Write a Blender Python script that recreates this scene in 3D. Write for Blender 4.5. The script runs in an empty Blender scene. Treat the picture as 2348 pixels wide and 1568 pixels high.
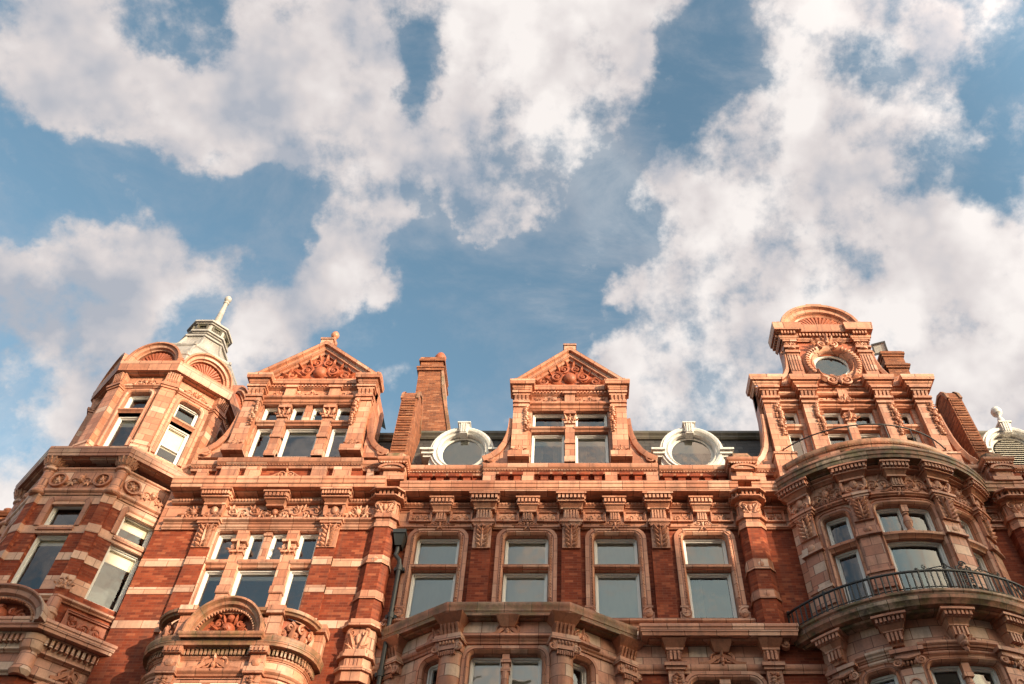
import bpy, bmesh, math, random
from math import sin, cos, pi, radians, sqrt, atan2, tan
from mathutils import Vector
random.seed(7)
sc = bpy.context.scene

# ------------------------------------------------------------------ camera
PITCH = radians(50)
CAM = Vector((0.0, -20.0, 1.6))
cd = bpy.data.cameras.new('camera'); cam = bpy.data.objects.new('camera', cd)
sc.collection.objects.link(cam); sc.camera = cam
cam.location = CAM; cam.rotation_euler = (PITCH + pi / 2, 0, 0)
cd.sensor_fit = 'HORIZONTAL'; cd.sensor_width = 36; cd.lens = 30.68
cd.shift_x = -0.0556; cd.clip_end = 3000

# ------------------------------------------------------------------ light
SUN_AZ, SUN_EL = radians(48), radians(14)       # to the right of the facade's normal, low
sd = bpy.data.lights.new('sun', 'SUN'); sun = bpy.data.objects.new('sun', sd)
sc.collection.objects.link(sun)
sdir = Vector((sin(SUN_AZ) * cos(SUN_EL), -cos(SUN_AZ) * cos(SUN_EL), sin(SUN_EL)))
sun.rotation_euler = sdir.to_track_quat('Z', 'Y').to_euler(); sun.location = (60, -60, 60)
sd.energy = 5.0; sd.angle = radians(0.5); sd.color = (1.0, 0.82, 0.58)

sc.view_settings.view_transform = 'Standard'; sc.view_settings.look = 'None'
sc.view_settings.exposure = 0.62; sc.view_settings.gamma = 1.0
sc.render.engine = 'CYCLES'
sc.cycles.max_bounces = 5; sc.cycles.diffuse_bounces = 3; sc.cycles.glossy_bounces = 2
sc.cycles.transparent_max_bounces = 6

def pixdir(x, y):                                # direction of a sky feature measured on the photograph
    a = (x - 1304) / 2000.0; b = -(y - 784) / 2000.0
    return Vector((a, cos(PITCH) - b * sin(PITCH), sin(PITCH) + b * cos(PITCH))).normalized()

def sky_world():
    w = bpy.data.worlds.new('World'); sc.world = w; w.use_nodes = True
    nt = w.node_tree; N = nt.nodes; L = nt.links; N.clear()
    out = N.new('ShaderNodeOutputWorld'); bg = N.new('ShaderNodeBackground')
    L.new(bg.outputs[0], out.inputs[0]); bg.inputs[1].default_value = 1.0
    tc = N.new('ShaderNodeTexCoord'); D = tc.outputs['Generated']
    def m(op, a, b=None, c=None, clamp=False):
        n = N.new('ShaderNodeMath'); n.operation = op; n.use_clamp = clamp
        for i, v in enumerate((a, b, c)):
            if v is None: continue
            if isinstance(v, (int, float)): n.inputs[i].default_value = v
            else: L.new(v, n.inputs[i])
        return n.outputs[0]
    def vm(op, a, b, s=None):
        n = N.new('ShaderNodeVectorMath'); n.operation = op
        for i, v in enumerate((a, b)):
            if v is None: continue
            if isinstance(v, (tuple, Vector)): n.inputs[i].default_value = tuple(v)
            else: L.new(v, n.inputs[i])
        if s is not None: n.inputs['Scale'].default_value = s
        return n
    def noise(vec, scale, detail, rough, lac=2.0, dist=0.0):
        n = N.new('ShaderNodeTexNoise'); L.new(vec, n.inputs['Vector'])
        n.inputs['Scale'].default_value = scale; n.inputs['Detail'].default_value = detail
        n.inputs['Roughness'].default_value = rough; n.inputs['Lacunarity'].default_value = lac
        n.inputs['Distortion'].default_value = dist
        return n
    sky = N.new('ShaderNodeTexSky'); sky.sky_type = 'NISHITA'; sky.sun_disc = False
    sky.sun_elevation = SUN_EL; sky.sun_rotation = pi - SUN_AZ
    sky.air_density = 1.0; sky.dust_density = 0.6; sky.ozone_density = 1.0
    # warped direction so that the cloud banks get ragged outlines
    wn = noise(D, 3.6, 6, 0.58)
    wv = vm('SUBTRACT', wn.outputs['Color'], (0.5, 0.5, 0.5)).outputs[0]
    wv = vm('SCALE', wv, None, 0.13).outputs[0]
    wn2 = noise(D, 15.0, 6, 0.6)
    wv2 = vm('SCALE', vm('SUBTRACT', wn2.outputs['Color'], (0.5, 0.5, 0.5)).outputs[0], None, 0.075).outputs[0]
    wv = vm('ADD', wv, wv2).outputs[0]
    DW = vm('NORMALIZE', vm('ADD', D, wv).outputs[0], None).outputs[0]
    acc = None
    for (x, y, r, wt) in SKY_BLOBS:
        c = pixdir(x, y); ang = r / 2000.0 * 0.9
        k = 1.0 / (ang * ang)
        dt = vm('DOT_PRODUCT', DW, c).outputs['Value']
        p = m('POWER', m('MAXIMUM', dt, 0.0), k)
        acc = m('MULTIPLY', p, wt) if acc is None else m('MULTIPLY_ADD', p, wt, acc)
    acc = m('MINIMUM', m('MAXIMUM', acc, -1.5), 1.2)
    n1 = noise(D, 5.0, 10, 0.56, 2.1, 0.0).outputs['Fac']
    n2 = noise(D, 21.0, 8, 0.62).outputs['Fac']
    nm = noise(D, 9.5, 8, 0.58).outputs['Fac']
    dens = m('MULTIPLY_ADD', m('SUBTRACT', n1, 0.5), 3.8, m('MULTIPLY', acc, 0.60))
    dens = m('MULTIPLY_ADD', m('SUBTRACT', nm, 0.5), 3.4, dens)
    dens = m('ADD', dens, m('MULTIPLY', m('SUBTRACT', n2, 0.5), 3.0))
    cov = N.new('ShaderNodeMapRange'); cov.interpolation_type = 'SMOOTHSTEP'
    L.new(dens, cov.inputs['Value']); cov.inputs['From Min'].default_value = -0.62; cov.inputs['From Max'].default_value = 0.85
    vl = N.new('ShaderNodeMapRange'); vl.interpolation_type = 'SMOOTHSTEP'      # thin veil that drifts over the gaps
    nv = noise(vm('MULTIPLY', D, (1.0, 1.6, 1.6)).outputs[0], 4.2, 9, 0.66, 2.1, 0.4).outputs['Fac']
    L.new(m('MULTIPLY_ADD', acc, 0.05, nv), vl.inputs['Value']); vl.inputs['From Min'].default_value = 0.36; vl.inputs['From Max'].default_value = 0.66; vl.inputs['To Max'].default_value = 0.32
    cv = m('MAXIMUM', cov.outputs[0], vl.outputs[0])
    # brightness inside the cloud: billows seen from the lit side plus slow change
    off = vm('ADD', D, (0.035, -0.02, -0.03)).outputs[0]
    n3 = noise(D, 7.0, 4, 0.5).outputs['Fac']; n3b = noise(off, 7.0, 4, 0.5).outputs['Fac']
    rel = m('MULTIPLY', m('SUBTRACT', n3, n3b), 3.0)
    slow = noise(D, 3.1, 3, 0.5).outputs['Fac']
    br = m('MULTIPLY_ADD', m('MINIMUM', dens, 1.2), 0.16, 0.46)
    br = m('ADD', br, rel)
    br = m('ADD', br, m('MULTIPLY', m('SUBTRACT', slow, 0.5), 1.3))
    br = m('ADD', br, m('MULTIPLY', m('SUBTRACT', n2, 0.5), 0.35))
    sx = N.new('ShaderNodeSeparateXYZ'); L.new(D, sx.inputs[0])
    br = m('MULTIPLY_ADD', sx.outputs['X'], 0.32, br)       # the banks on the sun's side are the brighter ones
    cr = N.new('ShaderNodeValToRGB'); L.new(br, cr.inputs[0])
    e = cr.color_ramp.elements
    e[0].position = 0.02; e[0].color = (0.29, 0.308, 0.35, 1)
    e[1].position = 0.95; e[1].color = (0.625, 0.588, 0.567, 1)
    q = cr.color_ramp.elements.new(0.47); q.color = (0.47, 0.437, 0.434, 1)
    # sky boosted toward the sun, added as fill for the shaded facade
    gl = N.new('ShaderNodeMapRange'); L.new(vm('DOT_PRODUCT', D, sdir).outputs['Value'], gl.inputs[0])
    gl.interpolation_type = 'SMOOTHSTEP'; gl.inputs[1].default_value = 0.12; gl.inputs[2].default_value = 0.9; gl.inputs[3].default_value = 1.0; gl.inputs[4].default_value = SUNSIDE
    sk = N.new('ShaderNodeMix'); sk.data_type = 'RGBA'; sk.blend_type = 'MULTIPLY'; sk.inputs[0].default_value = 1.0
    L.new(sky.outputs[0], sk.inputs[6]); sk.inputs[7].default_value = SKY_TINT
    mx = N.new('ShaderNodeMix'); mx.data_type = 'RGBA'
    L.new(cv, mx.inputs[0]); L.new(sk.outputs[2], mx.inputs[6]); L.new(cr.outputs[0], mx.inputs[7])
    wm = N.new('ShaderNodeMix'); wm.data_type = 'RGBA'      # warm tint added to the fill from that half of the sky
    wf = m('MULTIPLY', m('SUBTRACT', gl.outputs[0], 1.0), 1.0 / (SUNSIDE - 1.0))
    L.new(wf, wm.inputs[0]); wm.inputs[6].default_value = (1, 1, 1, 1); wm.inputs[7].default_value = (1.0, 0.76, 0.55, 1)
    wx = N.new('ShaderNodeMix'); wx.data_type = 'RGBA'; wx.blend_type = 'MULTIPLY'; wx.inputs[0].default_value = 1.0
    L.new(mx.outputs[2], wx.inputs[6]); L.new(wm.outputs[2], wx.inputs[7])
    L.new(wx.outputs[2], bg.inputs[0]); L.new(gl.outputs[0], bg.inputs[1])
    w.cycles.sampling_method = 'MANUAL'; w.cycles.sample_map_resolution = 256

SKY_TINT = (0.168, 0.186, 0.164, 1)
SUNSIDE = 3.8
SKY_BLOBS = [
 # clear patches
 (410,90,110,-4.2),(350,150,60,-1.5),(480,130,50,-1.5),(35,150,65,-1.6),(30,330,110,-2.2),(150,410,95,-2.4),(270,430,90,-2.6),(400,430,80,-2.4),(60,450,90,-2.2),(470,500,60,-1.4),(120,350,50,-1.0),
 (600,440,75,-1.2),(560,240,60,-1.9),(985,90,65,-2.0),(960,200,75,-2.6),(975,290,50,-1.8),(1010,20,60,-1.2),(1620,160,120,-2.0),(1540,160,70,-1.5),
 (1660,80,80,-1.4),(1160,710,170,-2.0),(1010,650,110,-1.6),(1330,640,110,-1.6),(1400,560,70,-1.3),(1150,820,170,-1.7),
 (930,790,120,-1.6),(990,560,80,-2.2),(700,450,90,-2.4),(600,500,80,-2.0),(660,590,50,-1.5),(1360,430,60,-1.2),(1430,470,60,-1.0),(2065,410,70,-2.8),(2260,260,90,-2.4),
 (2310,430,85,-2.6),(2330,170,70,-1.3),(1955,150,60,-2.4),(1270,245,65,-2.6),(1390,185,75,-2.4),(50,850,90,-2.6),(2200,200,60,-1.0),
 (440,730,80,-2.4),(560,720,50,-1.0),(950,340,55,-1.2),(590,570,70,-1.1),(830,750,70,-1.2),(1400,760,60,-1.1),(1010,430,60,-1.6),(1440,330,45,-.9),
 (700,30,40,-.7),(1720,790,40,-.7),(2080,150,40,-.8),(1920,420,40,-.7),
 # cloud banks
 (250,240,110,2.2),(420,270,100,2.2),(130,190,80,1.6),(530,290,80,1.4),(700,330,70,1.2),(1380,50,110,2.2),(1450,130,60,1.6),(1300,130,70,1.4),(1230,280,70,1.2),
 (150,90,150,1.2),(620,110,150,1.3),(850,70,90,1.1),(300,210,120,1.3),(580,350,100,2.0),(740,200,120,1.5),(870,300,110,1.9),(450,330,80,1.3),
 (1090,290,110,2.4),(1120,420,110,3.6),(1190,450,70,2.0),(1095,530,60,2.3),(1300,40,150,1.8),(1170,180,95,2.0),(1400,290,75,1.8),(1230,400,60,1.6),(1300,330,60,1.0),
 (890,420,85,2.2),(800,590,90,2.6),(870,650,55,2.2),(740,520,60,1.9),(300,580,130,1.8),(110,580,120,2.0),(420,620,90,1.0),
 (560,660,90,1.1),(620,800,100,1.0),(90,950,150,1.3),(100,1080,200,1.2),(220,740,110,1.1),(1630,330,110,1.2),(1800,240,120,1.3),
 (1900,60,130,1.2),(2150,70,120,1.1),(1780,500,190,1.4),(1640,650,130,1.5),(2000,620,170,1.4),(2200,720,210,1.4),
 (1540,840,130,1.7),(1900,850,260,1.4),(1400,840,85,1.8),(2190,340,70,1.3),(1375,500,55,2.2),(1410,660,32,2.6),(2050,260,70,.9),
]
sky_world()

# ------------------------------------------------------------------ materials
def newmat(name):
    m = bpy.data.materials.new(name); m.use_nodes = True
    nt = m.node_tree; return m, nt, nt.nodes, nt.links, nt.nodes['Principled BSDF']
def nz(N, L, src, scale, detail=4, rough=.6, stretch=None):
    n = N.new('ShaderNodeTexNoise'); n.inputs['Scale'].default_value = scale
    n.inputs['Detail'].default_value = detail; n.inputs['Roughness'].default_value = rough
    if stretch:
        mp = N.new('ShaderNodeMapping'); mp.inputs['Scale'].default_value = stretch
        L.new(src, mp.inputs[0]); src = mp.outputs[0]
    L.new(src, n.inputs['Vector']); return n.outputs['Fac']
def ramp(N, L, fac, stops):
    r = N.new('ShaderNodeValToRGB'); L.new(fac, r.inputs[0]); e = r.color_ramp.elements
    e[0].position, e[0].color = stops[0][0], (*stops[0][1], 1)
    e[1].position, e[1].color = stops[-1][0], (*stops[-1][1], 1)
    for p, c in stops[1:-1]:
        q = e.new(p); q.color = (*c, 1)
    return r.outputs[0]
def mix(N, L, fac, a, b, mode='MIX'):
    n = N.new('ShaderNodeMix'); n.data_type = 'RGBA'; n.blend_type = mode
    if isinstance(fac, float): n.inputs[0].default_value = fac
    else: L.new(fac, n.inputs[0])
    for i, v in ((6, a), (7, b)):
        if isinstance(v, tuple): n.inputs[i].default_value = (*v, 1)
        else: L.new(v, n.inputs[i])
    return n.outputs[2]

def masonry(name, bw, bh, stops, joint, joint_w, rough=.5, soot=.5, moss=0.0, bump=.3, squash=1.0, spec=.4, fine=.35):
    m, nt, N, L, P = newmat(name)
    tc = N.new('ShaderNodeTexCoord'); uv = tc.outputs['UV']; ob = tc.outputs['Object']
    br = N.new('ShaderNodeTexBrick'); L.new(uv, br.inputs['Vector'])
    br.inputs['Color1'].default_value = (0, 0, 0, 1); br.inputs['Color2'].default_value = (1, 1, 1, 1)
    br.inputs['Mortar'].default_value = (.5, .5, .5, 1)
    br.inputs['Scale'].default_value = 1.0; br.inputs['Mortar Size'].default_value = joint_w
    br.inputs['Mortar Smooth'].default_value = .2
    br.inputs['Brick Width'].default_value = bw; br.inputs['Row Height'].default_value = bh
    col = ramp(N, L, br.outputs['Color'], stops)
    big = nz(N, L, ob, .9, 5, .6)
    col = mix(N, L, .85, col, ramp(N, L, big, [(.3, (.66, .63, .62)), (.7, (1.14, 1.12, 1.09))]), 'MULTIPLY')
    oi = N.new('ShaderNodeObjectInfo')
    col = mix(N, L, .8, col, ramp(N, L, oi.outputs['Random'], [(0, (.80, .78, .78)), (1, (1.12, 1.10, 1.08))]), 'MULTIPLY')
    fn = nz(N, L, ob, 14, 5, .7)
    col = mix(N, L, fine, col, ramp(N, L, fn, [(.3, (.55, .52, .5)), (.75, (1.25, 1.22, 1.2))]), 'MULTIPLY')
    stk = nz(N, L, ob, 1.0, 6, .65, (5.0, 5.0, .55))
    sf = N.new('ShaderNodeMapRange'); L.new(stk, sf.inputs[0]); sf.inputs[1].default_value = .47; sf.inputs[2].default_value = .76
    sf.inputs[4].default_value = soot
    col = mix(N, L, sf.outputs[0], col, (.075, .05, .042))
    col = mix(N, L, br.outputs['Fac'], col, joint)
    if moss:
        mo = nz(N, L, ob, 2.3, 7, .7)
        mf = N.new('ShaderNodeMapRange'); L.new(mo, mf.inputs[0]); mf.inputs[1].default_value = .36; mf.inputs[2].default_value = .56
        mf.inputs[4].default_value = moss
        mc = ramp(N, L, nz(N, L, ob, 5, 4), [(.35, (.03, .028, .02)), (.65, (.11, .105, .035))])
        col = mix(N, L, mf.outputs[0], col, mc)
    L.new(col, P.inputs['Base Color'])
    P.inputs['Roughness'].default_value = rough; P.inputs['Specular IOR Level'].default_value = spec
    hgt = N.new('ShaderNodeMath'); hgt.operation = 'MULTIPLY_ADD'
    L.new(br.outputs['Fac'], hgt.inputs[0]); hgt.inputs[1].default_value = -.6
    L.new(fn, hgt.inputs[2])
    bp = N.new('ShaderNodeBump'); bp.inputs['Strength'].default_value = bump; bp.inputs['Distance'].default_value = .015
    L.new(hgt.outputs[0], bp.inputs['Height']); L.new(bp.outputs[0], P.inputs['Normal'])
    return m
TC = [(0, (.45, .185, .11)), (.3, (.57, .26, .165)), (.7, (.63, .315, .21)), (.92, (.67, .385, .275)), (1, (.72, .50, .39))]
TCp = [(0, (.46, .20, .13)), (.3, (.56, .265, .18)), (.6, (.62, .325, .23)), (.85, (.66, .42, .31)), (1, (.70, .58, .49))]
M = {}
M['terracotta'] = masonry('terracotta', .62, .30, TC, (.17, .07, .04), .011, .42, .65)
M['stripe'] = masonry('pale_terracotta', .62, .30, [(0, (.56, .30, .20)), (.5, (.66, .39, .28)), (1, (.72, .50, .39))], (.24, .11, .07), .009, .42, .35)
M['terracotta_small'] = masonry('terracotta_block', .42, .24, TC, (.19, .075, .045), .009, .42, .55)
M['terracotta_patched'] = masonry('patched_terracotta', .46, .30, TCp, (.17, .075, .05), .010, .45, .5)
M['carved'] = masonry('carved_terracotta', .9, .6, TC[:4], (.26, .10, .06), .007, .45, .65, bump=.6)
M['red_carved'] = masonry('red_carved_terracotta', .9, .6, [(0, (.40, .105, .05)), (1, (.50, .16, .08))], (.3, .09, .05), .006, .5, .5, bump=.5)
M['mossy'] = masonry('mossy_terracotta', .62, .40, TCp, (.12, .07, .05), .010, .55, .5, moss=.85)
M['mossy_light'] = masonry('weathered_terracotta', .62, .40, TC, (.14, .08, .05), .010, .5, .6, moss=.62)
RB = [(0, (.17, .033, .016)), (.45, (.245, .048, .021)), (.85, (.32, .072, .032)), (1, (.40, .12, .06))]
M['brick'] = masonry('red_brick', .225, .075, RB, (.20, .065, .038), .006, .75, .5, bump=.35, spec=.2)
OB = [(0, (.16, .058, .034)), (.5, (.27, .095, .048)), (.85, (.34, .13, .066)), (1, (.42, .2, .12))]
M['orange_brick'] = masonry('orange_brick', .225, .075, OB, (.24, .12, .08), .008, .8, .35, bump=.5, spec=.2)
M['stock_brick'] = masonry('stock_brick', .225, .075, [(0, (.34, .15, .07)), (.6, (.46, .26, .12)), (1, (.55, .36, .19))], (.3, .2, .12), .008, .8, .5, bump=.5, spec=.2)
M['tile'] = masonry('clay_tile', .20, .12, OB, (.16, .06, .035), .012, .7, .3, bump=.8, spec=.2)
M['slate'] = masonry('slate', .36, .22, [(0, (.035, .038, .042)), (.6, (.062, .064, .066)), (1, (.11, .105, .1))], (.02, .02, .02), .012, .6, .4, bump=.8)
M['lead'] = masonry('lead_sheet', .6, 1.2, [(0, (.36, .355, .355)), (1, (.46, .455, .45))], (.33, .32, .31), .012, .45, .45, bump=.3)
M['dark_lead'] = masonry('weathered_lead', .6, .4, [(0, (.09, .088, .08)), (1, (.2, .19, .17))], (.06, .06, .06), .01, .55, .5, moss=.35)
def paint(name, col, rough=.5, dirt=.25, metal=0.0):
    m, nt, N, L, P = newmat(name)
    tc = N.new('ShaderNodeTexCoord'); ob = tc.outputs['Object']
    f = nz(N, L, ob, 5, 6, .65, (3, 3, .8))
    d = tuple(c * .55 for c in col)
    c = mix(N, L, ramp(N, L, f, [(.45, (0, 0, 0)), (.8, (dirt * 2,) * 3)]), col, d)
    L.new(c, P.inputs['Base Color']); P.inputs['Roughness'].default_value = rough; P.inputs['Metallic'].default_value = metal
    return m
M['white'] = paint('white_paint', (.68, .665, .64), .45, .5)
M['frame'] = paint('white_gloss_frame', (.76, .75, .72), .35, .15)
M['iron'] = paint('black_iron', (.018, .018, .018), .4, .2)
M['pipe'] = paint('grey_green_pipe', (.022, .024, .025), .5, .35)
M['blind'] = paint('roller_blind', (.80, .74, .63), .9, .08)
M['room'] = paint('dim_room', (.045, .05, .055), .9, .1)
M['curtain'] = paint('curtain', (.42, .37, .29), .9, .2)
M['louvre'] = paint('louvre_board', (.62, .57, .48), .6, .3)
M['lamp'] = paint('grey_lamp_housing', (.13, .13, .14), .4, .2)
M['street'] = paint('asphalt', (.05, .05, .052), .9, .3)
M['opposite'] = paint('plain_render', (.30, .22, .17), .9, .3)
def glass():
    m, nt, N, L, P = newmat('window_glass'); N.remove(P)
    out = [n for n in N if n.type == 'OUTPUT_MATERIAL'][0]
    tr = N.new('ShaderNodeBsdfTransparent'); tr.inputs[0].default_value = (.86, .85, .82, 1)
    gl = N.new('ShaderNodeBsdfGlossy'); gl.inputs['Roughness'].default_value = .02; gl.inputs[0].default_value = (1, 1, 1, 1)
    fr = N.new('ShaderNodeFresnel'); fr.inputs[0].default_value = 1.95
    tc = N.new('ShaderNodeTexCoord'); n = N.new('ShaderNodeTexNoise'); L.new(tc.outputs['Object'], n.inputs[0]); n.inputs['Scale'].default_value = 1.3
    bp = N.new('ShaderNodeBump'); bp.inputs['Strength'].default_value = .20; bp.inputs['Distance'].default_value = .05
    L.new(n.outputs[0], bp.inputs['Height']); L.new(bp.outputs[0], gl.inputs['Normal'])
    mx = N.new('ShaderNodeMixShader'); L.new(fr.outputs[0], mx.inputs[0]); L.new(tr.outputs[0], mx.inputs[1]); L.new(gl.outputs[0], mx.inputs[2])
    L.new(mx.outputs[0], out.inputs[0]); return m
M['glass'] = glass()

# ------------------------------------------------------------------ mesh kit
# local coordinates: u along the wall, d out of the wall toward the street, z up; a map f bends them into the world
def flat(u, d, z): return (u, -d, z)
class Map:
    def __init__(s, fn, step=None): s.fn = fn; s.step = step
    def __call__(s, u, d, z): return s.fn(u, d, z)
FLAT = Map(flat)
def flat_at(d0): return Map(lambda u, d, z: (u, -d - d0, z))
def facet(cx, cy, ang, apo):                     # wall whose outward normal is turned by ang from the facade's
    nx, ny, tx, ty = sin(ang), -cos(ang), cos(ang), sin(ang)
    return Map(lambda u, d, z: (cx + nx * (apo + d) + tx * u, cy + ny * (apo + d) + ty * u, z))
def bow(cx, cy, R): return Map(lambda u, d, z: (cx + (R + d) * sin(u / R), cy - (R + d) * cos(u / R), z), .16)

class MB:
    def __init__(s, f=None): s.v = []; s.fc = []; s.uv = []; s.f = f or FLAT
    def face(s, pts, uv=None):
        if uv is None:
            a, b, c = Vector(pts[0]), Vector(pts[1]), Vector(pts[2])
            n = (b - a).cross(c - a)
            if n.length < 1e-12 and len(pts) > 3: n = (c - a).cross(Vector(pts[3]) - a)
            ax = [abs(n.x), abs(n.y), abs(n.z)]
            k = ax.index(max(ax))
            if k == 1: uv = [(p[0], p[2]) for p in pts]
            elif k == 0: uv = [(p[1] + .13, p[2]) for p in pts]
            else: uv = [(p[0], p[1] + .07) for p in pts]
        i = len(s.v); s.v += [s.f(*p) for p in pts]; s.fc.append(tuple(range(i, i + len(pts)))); s.uv.append(uv)
    def grid(s, P, close=False):
        i = len(s.v); n, m = len(P), len(P[0])
        for r in P: s.v += [s.f(*p) for p in r]
        for a in range(n - 1):
            for b in range(m if close else m - 1):
                c = (b + 1) % m
                s.fc.append((i + a * m + b, i + a * m + c, i + (a + 1) * m + c, i + (a + 1) * m + b))
                s.uv.append([(P[x][y][0] + P[x][y][1], P[x][y][2]) for x, y in ((a, b), (a, c), (a + 1, c), (a + 1, b))])
    def us(s, u0, u1):
        if not s.f.step: return [u0, u1]
        n = max(1, int(math.ceil(abs(u1 - u0) / s.f.step)))
        return [u0 + (u1 - u0) * k / n for k in range(n + 1)]
    def box(s, u0, u1, d0, d1, z0, z1, back=True):
        U = s.us(u0, u1)
        for a, b in zip(U, U[1:]):
            s.face([(a, d1, z0), (b, d1, z0), (b, d1, z1), (a, d1, z1)])
            s.face([(a, d1, z1), (b, d1, z1), (b, d0, z1), (a, d0, z1)])
            s.face([(a, d0, z0), (b, d0, z0), (b, d1, z0), (a, d1, z0)])
            if back: s.face([(b, d0, z0), (a, d0, z0), (a, d0, z1), (b, d0, z1)])
        s.face([(u0, d0, z0), (u0, d1, z0), (u0, d1, z1), (u0, d0, z1)])
        s.face([(u1, d1, z0), (u1, d0, z0), (u1, d0, z1), (u1, d1, z1)])
    def taper(s, u, w0, w1, d0, da, db, z0, z1):  # block whose width / depth change from bottom (0/a) to top (1/b)
        a = [(u - w0 / 2, d0, z0), (u + w0 / 2, d0, z0), (u + w0 / 2, da, z0), (u - w0 / 2, da, z0)]
        b = [(u - w1 / 2, d0, z1), (u + w1 / 2, d0, z1), (u + w1 / 2, db, z1), (u - w1 / 2, db, z1)]
        for k in range(4):
            q = (k + 1) % 4; s.face([a[k], a[q], b[q], b[k]])
        s.face(a); s.face(b)
    def prism(s, poly, d0, d1):                  # polygon in (u, z) between two depths
        s.face([(u, d1, z) for u, z in poly]); s.face([(u, d0, z) for u, z in reversed(poly)])
        for k in range(len(poly)):
            (a, b), (c, e) = poly[k], poly[(k + 1) % len(poly)]
            s.face([(a, d0, b), (c, d0, e), (c, d1, e), (a, d1, b)])
    def plan(s, poly, z0, z1, poly1=None):        # polygon in (u, d) between two heights
        p1 = poly1 or poly
        s.face([(u, d, z0) for u, d in reversed(poly)]); s.face([(u, d, z1) for u, d in p1])
        for k in range(len(poly)):
            q = (k + 1) % len(poly)
            s.face([(*poly[k], z0), (*poly[q], z0), (*p1[q], z1), (*p1[k], z1)])
    @staticmethod
    def mitre(path, closed):
        n = len(path); out = []
        def nrm(p, q):
            dx, dy = q[0] - p[0], q[1] - p[1]; l = sqrt(dx * dx + dy * dy) or 1e-9
            return (-dy / l, dx / l)
        for i in range(n):
            if closed or 0 < i < n - 1:
                a = nrm(path[i - 1], path[i]); b = nrm(path[i], path[(i + 1) % n])
                mx, my = a[0] + b[0], a[1] + b[1]; k = mx * a[0] + my * a[1]
                if abs(k) < .15: k = .15
                out.append((mx / k, my / k))
            elif i == 0: out.append(nrm(path[0], path[1]))
            else: out.append(nrm(path[-2], path[-1]))
        return out
    def sweep(s, path, prof, closed=False, caps=True):   # moulding: path in plan (u, d), profile (out, z)
        if s.f.step:
            q = []
            for a, b in zip(path, path[1:]):
                U = s.us(a[0], b[0])
                q += [(x, a[1] + (b[1] - a[1]) * k / (len(U) - 1)) for k, x in enumerate(U[:-1])]
            path = q + [path[-1]]
        mt = s.mitre(path, closed); n = len(path)
        ring = [[(p[0] + m[0] * o, p[1] + m[1] * o, z) for o, z in prof] for p, m in zip(path, mt)]
        L = [0]
        for a, b in zip(path, path[1:] + path[:1]): L.append(L[-1] + sqrt((a[0] - b[0]) ** 2 + (a[1] - b[1]) ** 2))
        V = [0]
        for a, b in zip(prof, prof[1:]): V.append(V[-1] + sqrt((a[0] - b[0]) ** 2 + (a[1] - b[1]) ** 2))
        for i in range(n if closed else n - 1):
            j = (i + 1) % n
            for k in range(len(prof) - 1):
                s.face([ring[i][k], ring[j][k], ring[j][k + 1], ring[i][k + 1]],
                       [(L[i] + path[0][0], V[k] + .02), (L[i + 1] + path[0][0], V[k] + .02), (L[i + 1] + path[0][0], V[k + 1] + .02), (L[i] + path[0][0], V[k + 1] + .02)])
        if caps and not closed:
            s.face(ring[0]); s.face(list(reversed(ring[-1])))
    def psweep(s, path, prof, closed=False, caps=True):  # moulding: path on the wall (u, z), profile (out, d)
        mt = s.mitre(path, closed); n = len(path)
        ring = [[(p[0] + m[0] * o, d, p[1] + m[1] * o) for o, d in prof] for p, m in zip(path, mt)]
        L = [0]
        for a, b in zip(path, path[1:] + path[:1]): L.append(L[-1] + sqrt((a[0] - b[0]) ** 2 + (a[1] - b[1]) ** 2))
        V = [0]
        for a, b in zip(prof, prof[1:]): V.append(V[-1] + sqrt((a[0] - b[0]) ** 2 + (a[1] - b[1]) ** 2))
        for i in range(n if closed else n - 1):
            j = (i + 1) % n
            for k in range(len(prof) - 1):
                s.face([ring[i][k], ring[j][k], ring[j][k + 1], ring[i][k + 1]],
                       [(L[i], V[k] + .02), (L[i + 1], V[k] + .02), (L[i + 1], V[k + 1] + .02), (L[i], V[k + 1] + .02)])
        if caps and not closed:
            s.face(ring[0]); s.face(list(reversed(ring[-1])))
    def dentils(s, u0, u1, d0, d1, z0, z1, pitch=.12, fill=.55):
        n = max(1, int(round((u1 - u0) / pitch))); p = (u1 - u0) / n
        for k in range(n):
            c = u0 + (k + .5) * p; s.box(c - p * fill / 2, c + p * fill / 2, d0, d1, z0, z1)
    def path_dentils(s, path, o0, o1, z0, z1, pitch=.12, fill=.55):
        for a, b in zip(path, path[1:]):
            dx, dy = b[0] - a[0], b[1] - a[1]; l = sqrt(dx * dx + dy * dy)
            if l < pitch: continue
            tx, ty, nx, ny = dx / l, dy / l, -dy / l, dx / l
            n = max(1, int(round(l / pitch))); p = l / n
            for k in range(n):
                c = (k + .5) * p; h = p * fill / 2
                q = [(a[0] + tx * t + nx * o, a[1] + ty * t + ny * o) for t, o in ((c - h, o1), (c - h, o0), (c + h, o0), (c + h, o1))]
                s.plan(q, z0, z1)
    def tube(s, pts, rad, n=6, caps=True):
        P = []; m = len(pts)
        for i, p in enumerate(pts):
            a = Vector(pts[max(0, i - 1)]); b = Vector(pts[min(m - 1, i + 1)]); t = (b - a)
            t = t.normalized() if t.length > 1e-9 else Vector((0, 0, 1))
            up = Vector((0, 1, 0)) if abs(t.y) < .8 else Vector((1, 0, 0))
            x = t.cross(up).normalized(); y = t.cross(x)
            r = rad[i] if isinstance(rad, (list, tuple)) else rad
            P.append([tuple(Vector(p) + x * (r * cos(2 * pi * k / n)) + y * (r * sin(2 * pi * k / n))) for k in range(n)])
        s.grid(P, True)
        if caps: s.face(P[0]); s.face(list(reversed(P[-1])))
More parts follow.
